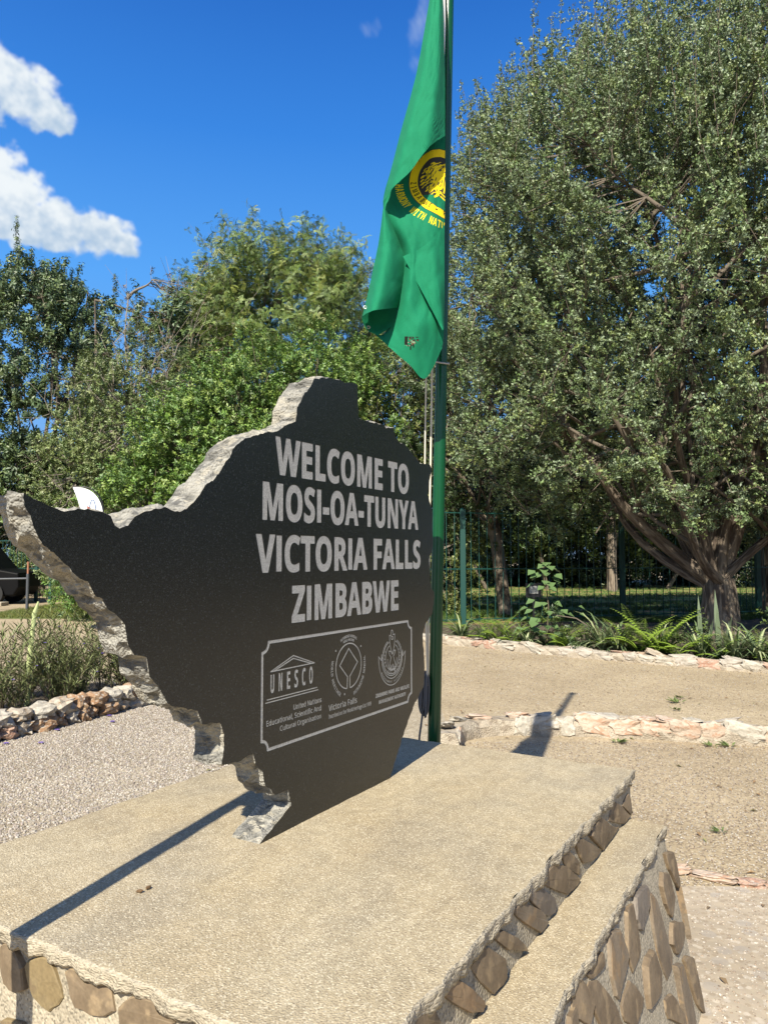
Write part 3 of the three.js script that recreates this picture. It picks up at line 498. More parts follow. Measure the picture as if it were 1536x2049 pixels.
const FA=[[[0.232,4.319,3.320],[0.240,4.303,3.300],[0.249,4.303,3.300],[0.258,4.303,3.300],[0.269,4.319,3.320]],
 [[0.151,3.780,3.200],[0.176,3.739,3.140],[0.208,3.732,3.130],[0.239,3.739,3.140],[0.270,3.840,3.220]],
 [[0.069,3.430,3.150],[0.105,3.410,3.060],[0.156,3.426,3.050],[0.212,3.482,3.070],[0.267,3.588,3.170]],
 [[0.019,3.219,3.130],[0.062,3.220,3.030],[0.125,3.258,3.020],[0.193,3.355,3.040],[0.265,3.475,3.150]],
 [[-0.006,3.117,3.130],[0.041,3.132,3.020],[0.112,3.199,3.010],[0.183,3.304,3.030],[0.264,3.422,3.140]]];
const FC=[[[-0.004,3.095,3.140],[0.004,3.086,3.130],[0.017,3.089,3.150],[0.035,3.092,3.180]],
 [[-0.021,2.955,3.130],[0.000,2.933,3.080],[0.030,2.937,3.090],[0.083,2.980,3.190]],
 [[-0.043,2.845,3.130],[-0.008,2.813,3.050],[0.038,2.821,3.070],[0.118,2.873,3.200]],
 [[-0.068,2.726,3.130],[-0.029,2.692,3.020],[0.025,2.707,3.050],[0.109,2.762,3.200]],
 [[-0.091,2.622,3.130],[-0.053,2.600,3.000],[0.004,2.620,3.030],[0.087,2.687,3.200]]];
const FD=[[[-0.064,2.736,3.160],[-0.022,2.747,3.190],[0.022,2.747,3.190],[0.069,2.740,3.170]],
 [[-0.092,2.631,3.140],[-0.043,2.648,3.190],[0.009,2.648,3.190],[0.062,2.635,3.150]],
 [[-0.089,2.599,3.140],[-0.050,2.608,3.190],[-0.006,2.604,3.190],[0.047,2.596,3.150]],
 [[-0.077,2.576,3.150],[-0.060,2.567,3.170],[-0.043,2.558,3.170],[-0.026,2.548,3.165]]];
const FE=[[[0.080,2.870,3.095],[0.139,2.895,3.093],[0.198,2.937,3.090],[0.260,3.027,3.145]],
 [[0.130,2.765,3.080],[0.172,2.785,3.075],[0.214,2.815,3.080],[0.258,2.878,3.130]],
 [[0.183,2.658,3.065],[0.206,2.669,3.062],[0.230,2.689,3.070],[0.257,2.733,3.120]],
 [[0.243,2.540,3.060],[0.247,2.548,3.065],[0.251,2.559,3.080],[0.255,2.579,3.110]]];
{
  const flag = thing('flag', 'limp dark green flag with a yellow lion crest hanging from the pole', 'flag');
  const cr = (a, b, c, d, t) => 0.5 * (2 * b + (c - a) * t + (2 * a - 5 * b + 4 * c - d) * t * t + (3 * b - a - 3 * c + d) * t * t * t);
  function patch(g, nu, nv, seed, plain) {
    const R = g.length, C = g[0].length, at = (i, j, k) => g[clamp(i, 0, R - 1)][clamp(j, 0, C - 1)][k], mb = new MB(), ids = [];
    for (let a = 0; a <= nv; a++) { const row = []; for (let b = 0; b <= nu; b++) {
      const y = a / nv * (R - 1), x = b / nu * (C - 1), i = Math.min(R - 2, Math.floor(y)), j = Math.min(C - 2, Math.floor(x)), q = [0, 1, 2].map((k) => { const col = [-1, 0, 1, 2].map((d) => cr(at(i + d, j - 1, k), at(i + d, j, k), at(i + d, j + 1, k), at(i + d, j + 2, k), x - j)); return cr(...col, y - i); });
      const w = 0.008 * fbm(q[0] * 9, q[1] * 4, seed, 3) + 0.0025 * noise3(q[0] * 34 + q[1] * 12, q[1] * 9, seed) + 0.005 * Math.pow(1 - Math.abs(noise3(q[0] * 13 + q[1] * 5, q[1] * 3.2 - q[0] * 4, seed + 7)), 6);
      row.push(mb.vert(q[0], q[1], -q[2] - w, (q[0] + 0.12) / 0.84 + (plain ? 0.5 : 0), (q[1] - 2.3) / 2.05)); }
      ids.push(row); }
    for (let a = 1; a <= nv; a++) for (let b = 1; b <= nu; b++) { mb.tri(ids[a - 1][b - 1], ids[a][b - 1], ids[a - 1][b]); mb.tri(ids[a - 1][b], ids[a][b - 1], ids[a][b]); }
    return mb.geo();
  }
  const W = 840, H = 2048, K = 1000, cv = document.createElement('canvas'); cv.width = W; cv.height = H; const c = cv.getContext('2d'), X = (x) => (x + 0.12) * K, Y = (h) => H - (h - 2.3) * (H / 2.05);
  c.fillStyle = '#10704f'; c.fillRect(0, 0, W, H);
  { const im = c.getImageData(0, 0, W, H), d = im.data; for (let i = 0; i < W * H; i++) { const k = 0.94 + 0.12 * hash(i % W, (i / W) | 0, 3); d[i * 4] *= k; d[i * 4 + 1] *= k; d[i * 4 + 2] *= k; } c.putImageData(im, 0, 0); }
  const cx = X(0.266), cy = Y(3.225), yellow = '#f2d21c', dark = '#3b3a35';
  const arcText = (s, r, a0, a1, fs, col, nar = 1) => { c.fillStyle = col; c.font = 'bold ' + fs + 'px sans-serif'; c.textAlign = 'center'; [...s].forEach((ch, i) => { const a = lerp(a0, a1, i / (s.length - 1)) * RAD; c.save(); c.translate(cx + r * Math.cos(a), cy - r * Math.sin(a)); c.rotate(-a - Math.PI / 2); c.scale(nar, 1); c.fillText(ch, 0, fs * 0.36); c.restore(); }); };
  c.fillStyle = yellow; c.beginPath(); c.ellipse(cx, cy, 157, 165, 0, 0, 7); c.fill(); c.lineWidth = 3; c.strokeStyle = dark; c.stroke();
  c.fillStyle = dark; c.beginPath(); c.ellipse(cx, cy, 120, 128, 0, 0, 7); c.fill();
  c.save(); c.beginPath(); c.ellipse(cx, cy, 118, 126, 0, 0, 7); c.clip(); c.fillStyle = '#10704f'; c.fillRect(cx - 130, cy + 70, 260, 70); c.restore();
  arcText('ZIMBABWE', 138, 181, 240, 34, '#2a2a1c', 0.62); c.fillStyle = '#2a2a1c'; c.beginPath(); c.arc(cx - 138 * Math.cos(73 * RAD), cy + 140 * Math.sin(73 * RAD), 5, 0, 7); c.fill(); arcText('PARKS', 138, 268, 312, 34, '#2a2a1c', 0.62);
  arcText('HARMONY WITH NATURE', 201, 184, 277, 50, yellow, 0.5);
  { // maned head in short yellow strokes
    const r = rngOf(5); c.strokeStyle = c.fillStyle = yellow; c.lineCap = 'round';
    for (let k = 0; k < 150; k++) { const a = (70 + 190 * r()) * RAD, q = 34 + 66 * r(), x = cx - 2 + q * Math.cos(a) * 0.95, y = cy - 14 - q * Math.sin(a) * 0.9, L = 8 + 14 * r(); c.lineWidth = 3 + 3.5 * r(); c.beginPath(); c.moveTo(x, y); c.quadraticCurveTo(x - L * 0.5, y + L * 0.2, x - L * 0.9, y + L * 0.75); c.stroke(); }
    c.beginPath(); c.moveTo(cx - 52, cy - 60); c.quadraticCurveTo(cx - 60, cy + 10, cx - 38, cy + 62); c.lineTo(cx - 26, cy + 66); c.quadraticCurveTo(cx - 30, cy + 20, cx - 12, cy - 30); c.quadraticCurveTo(cx - 20, cy - 60, cx - 52, cy - 60); c.fill();
    c.lineWidth = 7; for (const [a, b, d, e] of [[-14, -30, -22, 30], [-4, -40, -12, 20], [4, -20, -6, 44], [-18, 52, 6, 66], [-20, 66, 4, 80]]) { c.beginPath(); c.moveTo(cx + a, cy + b); c.lineTo(cx + d, cy + e); c.stroke(); }
    c.strokeStyle = dark; c.lineWidth = 2.5; for (let k = 0; k < 26; k++) { const x = cx - 70 + 60 * r(), y = cy - 70 + 110 * r(); c.beginPath(); c.moveTo(x, y); c.lineTo(x - 5, y + 14); c.stroke(); }
  }
  { // small dark printed badge near the lower corner
    const r = rngOf(12), bx0 = X(0.112), by = Y(2.498);
    for (let k = 0; k < 46; k++) { c.fillStyle = ['#2b1d16', '#20261c', '#6d3f2c', '#8a9a80'][Math.floor(r() * 4)]; c.fillRect(bx0 + (r() - 0.5) * 56, by + (r() - 0.5) * 36, 3 + 10 * r(), 2 + 5 * r()); }
    c.fillStyle = '#15140f'; c.fillRect(bx0 - 26, by - 20, 12, 34); c.fillRect(bx0 - 4, by + 14, 5, 22); c.fillRect(bx0 + 8, by + 12, 5, 16);
  }
  const t = new THREE.CanvasTexture(cv); t.colorSpace = THREE.SRGBColorSpace; t.magFilter = THREE.LinearFilter;
  const weave = greyTex(256, 256, (x, y) => 0.5 + 0.25 * Math.sin(x * Math.PI / 2) * Math.sin(y * Math.PI / 2), [120, 300]);
  const cloth = new THREE.MeshPhysicalMaterial({ map: t, bumpMap: weave, bumpScale: 0.0004, roughness: 0.85, specularIntensity: 0.4, transmission: 0.05, thickness: 0, side: THREE.DoubleSide });
  part('cloth', mergeGeometries([patch(FM, 40, 96, 1), patch(FA, 36, 60, 2, 1), patch(FC, 24, 40, 3, 1), patch(FD, 20, 20, 4, 1), patch(FE, 24, 30, 1, 1)]), cloth, flag);
  const hd = new MB(); { const a = hd.vert(0.250, 4.30, -3.30), b = hd.vert(0.285, 4.30, -3.33), d = hd.vert(0.281, 4.0, -3.29), e = hd.vert(0.272, 3.85, -3.245), f = hd.vert(0.262, 4.05, -3.265); hd.tri(a, f, b); hd.tri(b, f, d); hd.tri(f, e, d); }
  part('heading', hd.geo(), std({ color: lin(0.75, 0.75, 0.72), side: THREE.DoubleSide }), flag).userData.label = 'white canvas strip sewn to the upper corner of the flag';
  for (const [x, y, z] of [[-0.079, 2.647, 3.09], [-0.066, 2.585, 3.165]]) part('eyelet', new THREE.TorusGeometry(0.006, 0.002, 6, 14).translate(x, y, -z), std({ color: lin(0.5, 0.5, 0.48), metalness: 0.8, roughness: 0.35 }), flag);
}
// ---------- loose gravel ----------
const crumb = (seed) => { const g = mergeVertices(new THREE.IcosahedronGeometry(1, 0).deleteAttribute('normal').deleteAttribute('uv')), p = g.attributes.position, r = rngOf(seed); for (let i = 0; i < p.count; i++) { const k = 0.75 + 0.5 * r(); p.setXYZ(i, p.getX(i) * k, p.getY(i) * k * 0.62, p.getZ(i) * k * 0.8); } g.computeVertexNormals(); return g; };
const inPlinth = (X, Z) => { const dx = X - PL[0], dz = Z - PL[1], a = dx * Math.cos(TURN) + dz * Math.sin(TURN), b = dx * Math.sin(TURN) - dz * Math.cos(TURN); return a > -1.0 && a < 0.95 && b > -0.62 && b < 0.96; };
function pebbles(name, label, n, seed, spot, size, colours) {
  const m = new THREE.InstancedMesh(crumb(seed), std({ roughness: 0.9 }), n), r = rngOf(seed + 1), q = new THREE.Quaternion(), e = new THREE.Euler(), mt = new THREE.Matrix4(), col = new THREE.Color();
  for (let k = 0; k < n; k++) {
    let X, Z; do { [X, Z] = spot(r); } while (inPlinth(X, Z));
    const s = size[0] + (size[1] - size[0]) * r() * r(), c = colours[Math.floor(r() * colours.length)], j = 0.8 + 0.4 * r();
    e.set((r() - 0.5) * 0.9, r() * 6.28, (r() - 0.5) * 0.9); q.setFromEuler(e);
    m.setMatrixAt(k, mt.compose(new THREE.Vector3(X, 0.004 + s * 0.3, -Z), q, new THREE.Vector3(s, s, s))); m.setColorAt(k, col.setRGB(c[0] * j * 0.63, c[1] * j * 0.63, c[2] * j * 0.64));
  }
  m.name = name; m.castShadow = m.receiveShadow = true; m.userData = { label, category: 'gravel', kind: 'stuff' }; scene.add(m);
}
const pale = [[0.52, 0.46, 0.38], [0.60, 0.55, 0.47], [0.42, 0.36, 0.29], [0.50, 0.42, 0.36], [0.30, 0.25, 0.20], [0.66, 0.61, 0.53], [0.38, 0.34, 0.31]];
pebbles('gravel', 'loose pale pinkish gravel lying left of the plinth', 90000, 51, (r) => { const Z = Math.sqrt(lerp(2.6 * 2.6, 9.3 * 9.3, r())), X = lerp(-0.62 * Z, Math.min(0.2, -0.1 * Z), r()); return [Math.max(X, -4.55 + 0.05 * r()), Z]; }, [0.0055, 0.0135], pale);
const tan = [[0.52, 0.44, 0.34], [0.60, 0.53, 0.44], [0.40, 0.31, 0.23], [0.32, 0.25, 0.19], [0.66, 0.61, 0.53]];
pebbles('loose_grit', 'scattered small stones on the ground between plinth and low wall', 26000, 61, (r) => { const Z = lerp(2.4, 6.6, r()); return [lerp(0.3, 0.62 * Z + 0.4, r()), Z]; }, [0.003, 0.008], tan);
pebbles('loose_grit', 'scattered small stones on the paving beyond the low wall', 16000, 71, (r) => { const Z = lerp(6.9, 13.5, Math.sqrt(r())); return [lerp(0.3, 0.6 * Z, r()), Z]; }, [0.004, 0.009], tan);

// ---------- stone borders ----------
function rockGeo(seed, d = 2) {
  const g = mergeVertices(new THREE.IcosahedronGeometry(1, d).deleteAttribute('normal').deleteAttribute('uv')), p = g.attributes.position;
  for (let i = 0; i < p.count; i++) { const x = p.getX(i), y = p.getY(i), z = p.getZ(i), m = Math.max(Math.abs(x), Math.abs(y), Math.abs(z)), k = lerp(1, 0.8 / m, 0.5) * (1 + 0.6 * fbm(x * 1.3 + seed * 7, y * 1.3, z * 1.3, 3)); p.setXYZ(i, x * k, y * k, z * k); }
  return boxUV(g, 0.35);
}
const rocks = [1, 2, 3, 4, 5, 6, 7, 8].map((s) => rockGeo(s, 2));
function border(name, label, line, h, depth, len, rows, seed, mats, mortarMat) {
  const t = thing(name, label, 'stone border'), r = rngOf(seed), curve = new THREE.CatmullRomCurve3(line.map(([X, Z]) => V(X, 0, Z))), L = curve.getLength();
  if (mortarMat) {                                           // rounded mortar bed under the stones
    const n = Math.round(L / 0.12), mb = new MB(), prof = [[-0.5, 0], [-0.47, 0.55], [-0.36, 0.86], [0, 0.9], [0.36, 0.86], [0.47, 0.55], [0.5, 0]], ids = [];
    for (let k = 0; k <= n; k++) { const p = curve.getPointAt(k / n), tn = curve.getTangentAt(k / n), sx = tn.z, sz = -tn.x; ids.push(prof.map(([a, b], j) => { const q = 1 + 0.3 * fbm(p.x * 4 + j, p.z * 4, j, 3), w = a * depth * q; return mb.vert(p.x + sx * w, b * h * (0.9 + 0.25 * fbm(p.x * 2.5, p.z * 2.5, j * 0.3, 3)), p.z + sz * w); })); }
    for (let k = 1; k <= n; k++) for (let j = 1; j < prof.length; j++) { mb.tri(ids[k - 1][j - 1], ids[k - 1][j], ids[k][j - 1]); mb.tri(ids[k - 1][j], ids[k][j], ids[k][j - 1]); }
    for (const e of [0, n]) { const p = curve.getPointAt(e / n), c0 = mb.vert(p.x, h * 0.4, p.z); for (let j = 1; j < prof.length; j++) e ? mb.tri(c0, ids[e][j - 1], ids[e][j]) : mb.tri(c0, ids[e][j], ids[e][j - 1]); } part('mortar', boxUV(mb.geo(), 1.4), mortarMat, t);
  }
  for (let row = 0; row < rows; row++) for (let s = len * (0.2 + 0.4 * (row % 2)); s < L - len * 0.3;) {
    const w = len * (0.6 + 0.8 * r()), p = curve.getPointAt(clamp((s + w / 2) / L)), tn = curve.getTangentAt(clamp((s + w / 2) / L)), m = part('stone', rocks[Math.floor(r() * 8)], mats[Math.floor(r() * mats.length)], t);
    const hh = h / rows, sx = tn.z, sz = -tn.x, off = mortarMat ? (row % 2 ? 0.05 : -0.4) * depth : (r() - 0.5) * 0.06; if (mortarMat && r() < 0.3) { t.remove(m); s += w * 0.7; continue; }
    m.scale.set(w * 0.54, mortarMat ? (row ? h * 0.16 : h * 0.46) * (0.75 + 0.5 * r()) : hh * 0.66 * (0.8 + 0.4 * r()), mortarMat ? depth * (row ? 0.3 : 0.14) : depth * 0.5);
    m.position.set(p.x + sx * off, mortarMat ? (row ? h * 0.84 : h * (0.4 + 0.2 * r())) : hh * (row + 0.5), p.z + sz * off);
    m.rotation.set((r() - 0.5) * 0.5, Math.atan2(-tn.z, tn.x) + (r() - 0.5) * 0.4, (r() - 0.5) * 0.4);
    s += w * 0.92;
  }
  return t;
}
border('stone_border', 'rough white and rust stones edging the flower bed beside the gravel', [[-4.7, 4.6], [-3.9, 5.75], [-3.30, 6.8], [-2.62, 8.3], [-2.3, 9.2]], 0.24, 0.25, 0.2, 2, 31, [paleRock[0], paleRock[1], paleRock[5], paleRock[5], paleRock[0], paleRock[3], paleRock[1], paleRock[4]]);
const paleMortar = std({ map: rockTex([0.42, 0.355, 0.27], [0.54, 0.47, 0.37], [0.34, 0.28, 0.21], 23), bumpMap: mortarBump, bumpScale: 0.02 });
border('stone_kerb', 'low whitish mortared stone kerb edging the planted bed below the big tree', [[-2.4, 16.6], [-0.6, 15.4], [1.09, 14.1], [3.45, 11.95], [5.3, 10.62], [7.6, 9.2], [9.5, 8.2]], 0.15, 0.32, 0.3, 2, 33, [paleRock[0], paleRock[1], paleRock[2], paleRock[3], paleRock[1], paleRock[3], paleRock[0], paleRock[4]], paleMortar);
border('stone_kerb', 'low mortared kerb of pink and white stones crossing the paving behind the plinth', [[0.50, 6.25], [0.58, 6.62], [0.85, 6.9], [1.74, 6.92], [2.5, 6.75], [3.3, 6.55], [4.4, 6.2], [6, 5.8]], 0.18, 0.24, 0.24, 2, 35, [paleRock[2], paleRock[1], paleRock[0], paleRock[1], paleRock[3], paleRock[2]], paleMortar);
border('path_edging', 'thin line of reddish edging stones along the concrete path', [[1.2, 4.03], [1.5, 3.88], [1.84, 3.72], [2.6, 3.55], [4, 3.4]], 0.03, 0.08, 0.17, 1, 37, [paleRock[4], paleRock[4], paleRock[2], paleRock[3]]);
{ // flat dark cobbles set in the path
  const r = rngOf(77), t = pathSheet;
  for (let k = 0; k < 34; k++) { const m = part('cobble', rocks[k % 8], slate[3], t); m.position.set(2.0 + (r() - 0.2) * 0.7, 0.012, -3.0 + (r() - 0.5) * 1.1); m.scale.set(0.05 + 0.03 * r(), 0.016, 0.025 + 0.02 * r()); m.rotation.y = r() * 3; }
}

// ---------- foliage ----------
const rv = (r) => { const z = 2 * r() - 1, a = r() * 6.2832, s = Math.sqrt(1 - z * z); return new THREE.Vector3(s * Math.cos(a), z, s * Math.sin(a)); };
function spray(kind, seed) {                                  // one leafy twig tip growing along +y
  const mb = new MB(), r = rngOf(seed), up = new THREE.Vector3(0, 1, 0);
  if (kind === 'pinnate') for (let f = 0; f < 2; f++) {       // two small feathery leaves
    const d = rv(r).multiplyScalar(0.8).add(new THREE.Vector3(0, 0.7, 0)).normalize(), s = new THREE.Vector3().crossVectors(d, rv(r)).normalize(), b0 = new THREE.Vector3(0, f * 0.03, 0);
    for (let k = 1; k < 4; k++) for (const q of [-1, 1]) mb.leaf(b0.clone().addScaledVector(d, k * 0.032).addScaledVector(rv(r), 0.012), s.clone().multiplyScalar(q).addScaledVector(d, 0.55).addScaledVector(rv(r), 0.75).normalize(), rv(r).add(new THREE.Vector3(0, 0.9, 0)), 0.040 + 0.018 * r(), 0.030, 0.2);
  }
  if (kind === 'oval') for (let k = 0; k < 9; k++) { const a = k * 2.4, d = new THREE.Vector3(Math.cos(a), 0.35 + 0.5 * r(), Math.sin(a)).normalize(); mb.leaf(new THREE.Vector3(0, k * 0.016, 0), d, up.clone().addScaledVector(rv(r), 0.5), 0.065 + 0.025 * r(), 0.042, 0.2); }
  if (kind === 'broad') for (let k = 0; k < 7; k++) { const a = k * 2.4, d = new THREE.Vector3(Math.cos(a), 0.05 - 0.5 * r(), Math.sin(a)).normalize(); mb.leaf(new THREE.Vector3(0, k * 0.035, 0), d, up.clone().addScaledVector(rv(r), 0.4), 0.13 + 0.06 * r(), 0.075, 0.15); }
  if (kind === 'fern') for (let f = 0; f < 3; f++) { const d = rv(r).setY(0.3).normalize(), s = new THREE.Vector3(-d.z, 0, d.x); for (let k = 1; k < 10; k++) for (const q of [-1, 1]) mb.leaf(new THREE.Vector3(0, 0.02 * f, 0).addScaledVector(d, k * 0.03).add(new THREE.Vector3(0, -0.002 * k * k, 0)), s.clone().multiplyScalar(q).addScaledVector(d, 0.3).normalize(), up, 0.055, 0.022, 0.1); }
  return mb.geo();
}
const sprays = { pinnate: [spray('pinnate', 1), spray('pinnate', 2)], oval: [spray('oval', 3), spray('oval', 4)], broad: [spray('broad', 5), spray('broad', 6)], fern: [spray('fern', 7), spray('fern', 8)] };
function crown(parent, kind, pts, colours, seed, scale = 1) {
  const r = rngOf(seed), q = new THREE.Quaternion(), t = new THREE.Quaternion(), up = new THREE.Vector3(0, 1, 0), mt = new THREE.Matrix4(), col = new THREE.Color();
  for (const half of [0, 1]) {
    const list = pts.filter((_, i) => i % 2 === half), m = new THREE.InstancedMesh(sprays[kind][half], M.leaf, list.length);
    list.forEach((p, i) => {
      q.setFromUnitVectors(up, p.d); t.setFromAxisAngle(up, r() * 6.2832); q.multiply(t);
      const s = scale * (p.s ?? 1) * (0.7 + 0.6 * r()), c = colours[Math.floor(r() * colours.length)], j = 0.75 + 0.5 * r();
      m.setMatrixAt(i, mt.compose(p.p, q, new THREE.Vector3(s, s, s))); m.setColorAt(i, col.setRGB(c[0] * j, c[1] * j, c[2] * j));
    });
    m.name = 'crown'; m.castShadow = m.receiveShadow = true; m.userData.kind = 'stuff'; parent.add(m);
  }
}
// limbs from the trunk into the crown's volume, branches on the limbs, leafy twigs on the branches
function tree(o) {
  const r = rngOf(o.seed), t = thing(o.name, o.label, 'tree', o.base, 0, o.group), wood = new MB(), br = new MB(), nodes = [], leaves = [];
  const C = new THREE.Vector3(...o.c), R = o.r, ex = o.ex ?? 2.4, inside = (p) => Math.pow(Math.abs((p.x - C.x) / R[0]), ex) + Math.pow(Math.abs((p.y - C.y) / R[1]), ex) + Math.pow(Math.abs((p.z - C.z) / R[2]), ex);
  const pick = (lo) => { for (let k = 0; k < 60; k++) { const p = new THREE.Vector3((2 * r() - 1) * R[0], (2 * r() - 1) * R[1], (2 * r() - 1) * R[2]).add(C), q = inside(p); if (q < 1 && q > lo && p.y > (o.low ?? 0.5)) return p; } return C.clone(); };
  const bend = (a, b, n, k, sag = 0) => { const out = [], j1 = rv(r).multiplyScalar(k * a.distanceTo(b)), j2 = rv(r).multiplyScalar(k * a.distanceTo(b)); for (let i = 0; i <= n; i++) { const s = i / n, p = a.clone().lerp(b, s); p.addScaledVector(j1, Math.sin(Math.PI * s)).addScaledVector(j2, Math.sin(2 * Math.PI * s) * 0.5); p.y += sag * Math.sin(Math.PI * s); out.push(p); } return out; };
  const fork = new THREE.Vector3(o.lean?.[0] ?? 0, o.fork, o.lean?.[1] ?? 0), tr = o.trunk;
  wood.tube([new THREE.Vector3(0, -0.1, 0), new THREE.Vector3(0, 0.12, 0), new THREE.Vector3(fork.x * 0.3, o.fork * 0.35, fork.z * 0.3), new THREE.Vector3(fork.x * 0.7, o.fork * 0.75, fork.z * 0.7), fork], [tr * 1.3, tr * 1.08, tr, tr * 0.98, tr * 0.95], 14, 0.32, o.seed, true);
  const limbs = o.limbs ?? Array.from({ length: o.nl ?? 6 }, () => pick(0.25));
  for (const e of limbs) {
    const end = e.isVector3 ? e : new THREE.Vector3(...e), st = new THREE.Vector3(fork.x + (r() - 0.5) * tr * 0.7, o.fork * (0.7 + 0.3 * r()), fork.z + (r() - 0.5) * tr * 0.7), pts = bend(st, end, 12, 0.07, -0.3), lr = tr * (0.3 + 0.18 * r());
    wood.tube(pts, pts.map((_, i) => lerp(lr, 0.025, Math.pow(i / 12, 0.75))), 8, 0.2, o.seed + nodes.length);
    pts.forEach((p, i) => { if (i > 3) nodes.push(p); });
    for (let k = 0; k < (o.nb ?? 8); k++) { const i = 4 + Math.floor(r() * 9), a = pts[Math.min(12, i)]; let b = pick(0.1); for (let z = 0; z < 6; z++) { const q = pick(0.15); if (q.distanceTo(a) < b.distanceTo(a)) b = q; } const q = bend(a, b, 7, 0.1, 0.15); br.tube(q, q.map((_, z) => lerp(0.045, 0.012, z / 7) * (o.bk ?? 1)), 5); q.forEach((p, z) => z && nodes.push(p)); }
  }
  for (let k = 0; k < o.twigs; k++) {
    const p = pick(o.shell ?? 0.3); if (o.gap !== undefined && noise3(p.x * 0.42 + o.seed, p.y * 0.42, p.z * 0.42) > o.gap) continue;
    let near = nodes[0], best = 1e9; for (const n of nodes) { const d = n.distanceToSquared(p); if (d < best) { best = d; near = n; } }
    const out = p.clone().sub(C).normalize(), dir = out.multiplyScalar(o.out ?? 0.6).add(new THREE.Vector3(0, o.up ?? 0.5, 0)).addScaledVector(rv(r), 0.45).normalize(), len = (o.tl ?? 0.7) * (0.6 + 0.8 * r()), tip = p.clone().addScaledVector(dir, len);
    const q = [near, near.clone().lerp(p, 0.55).addScaledVector(rv(r), 0.12), p, p.clone().addScaledVector(dir, len * 0.5).add(new THREE.Vector3(0, 0.03, 0)), tip]; br.tube(q, [0.011, 0.009, 0.007, 0.005, 0.002].map((x) => x * (o.bk ?? 1)), 3, 0, 0, false);
    const n = Math.round((o.per ?? 16) * (0.6 + 0.8 * r()));
    for (let z = 0; z < n; z++) { const s = Math.pow(z / n, 0.8), pos = s < 0.35 ? q[1].clone().lerp(p, s / 0.35) : p.clone().lerp(tip, (s - 0.35) / 0.65); pos.addScaledVector(rv(r), (o.fuzz ?? 0.09) * r()); leaves.push({ p: pos, d: dir.clone().multiplyScalar(0.7).add(rv(r)).normalize(), s: 1 }); }
  }
  for (let k = 0; k < (o.whips ?? 0); k++) {                  // long upright shoots out of the top
    const a = pick(0.6); if (a.y < C.y + R[1] * 0.15) continue; const L = 0.8 + 1.5 * r(), top = a.clone().add(new THREE.Vector3((r() - 0.5) * 0.5, L, (r() - 0.5) * 0.5)), q = bend(a, top, 4, 0.04); br.tube(q, [0.008, 0.007, 0.005, 0.004, 0.002], 3, 0, 0, false);
    for (let z = 0; z < 40; z++) { const f = z / 40; leaves.push({ p: a.clone().lerp(top, f).addScaledVector(rv(r), 0.10 * (1.15 - f)), d: rv(r).add(new THREE.Vector3(0, 0.6, 0)).normalize(), s: 0.95 - 0.4 * f }); }
  }
  part('trunk', wood.geo(), o.barkMat ?? M.bark, t); if (br.i.length) part('branches', br.geo(), o.twigMat ?? M.twig, t);
  if (leaves.length) crown(t, o.kind, leaves, o.colours, o.seed + 9, o.scale ?? 1);
  return t;
}
// shrubs and creeper-grown thickets: uneven clumps over overlapping lobes, twigs between
function thicket(o) {
  const r = rngOf(o.seed), t = thing(o.name, o.label, o.category ?? 'bush', o.base, 0, o.group), br = new MB(), leaves = [];
  for (const [x, y, z, rx, ry, rz] of o.lobes) {
    const stem = new THREE.Vector3(x * 0.6, 0, z * 0.6), c = new THREE.Vector3(x, y, z); br.tube([stem, stem.clone().lerp(c, 0.5).addScaledVector(rv(r), 0.2), c], [0.11, 0.07, 0.03], 6);
    const nc = Math.round((o.clumps ?? 14) * rx * ry);
    for (let k = 0; k < nc; k++) {
      const d = rv(r), f = 0.62 + 0.42 * r(), p = new THREE.Vector3(x + d.x * rx * f, y + d.y * ry * f, z + d.z * rz * f); if (p.y < 0.15) p.y = 0.15 + 0.5 * r();
      if (noise3(p.x * 0.8 + o.seed, p.y * 0.8, p.z * 0.8) > (o.gap ?? 0.45)) continue;
      const cr = (o.cr ?? 0.38) * (0.6 + 0.8 * r()); br.tube([c.clone().lerp(p, 0.3), c.clone().lerp(p, 0.7).addScaledVector(rv(r), 0.15), p], [0.018, 0.012, 0.006], 3, 0, 0, false);
      for (let q = 0; q < (o.per ?? 26); q++) { const e = rv(r), g = Math.pow(r(), 0.4), pos = p.clone().addScaledVector(e, cr * g); pos.y = Math.max(0.03, pos.y); leaves.push({ p: pos, d: e.multiplyScalar(0.5).add(d.clone().multiplyScalar(0.45)).add(new THREE.Vector3(0, 0.45, 0)).addScaledVector(rv(r), 0.5).normalize() }); }
    }
    for (let k = 0; k < (o.bare ?? 0) * rx; k++) { const d = rv(r); d.y = Math.abs(d.y); const a = c.clone().add(new THREE.Vector3(d.x * rx * 0.5, d.y * ry * 0.5, d.z * rz * 0.5)), b = c.clone().add(new THREE.Vector3(d.x * rx * 1.15, d.y * ry * 1.1 + 0.2, d.z * rz * 1.15)); const q = [a, a.clone().lerp(b, 0.4).addScaledVector(rv(r), 0.3), a.clone().lerp(b, 0.75).addScaledVector(rv(r), 0.3), b]; br.tube(q, [0.018, 0.013, 0.009, 0.003], 4, 0, 0, false); for (let z = 0; z < 3; z++) { const e = q[1].clone().lerp(q[2], r()), g = e.clone().addScaledVector(rv(r).add(d), 0.8); br.tube([e, e.clone().lerp(g, 0.5).addScaledVector(rv(r), 0.1), g], [0.008, 0.006, 0.002], 3, 0, 0, false); } }
  }
  part('stems', br.geo(), o.twigMat ?? M.twig, t); crown(t, o.kind, leaves, o.colours, o.seed + 3, o.scale ?? 1); return t;
}

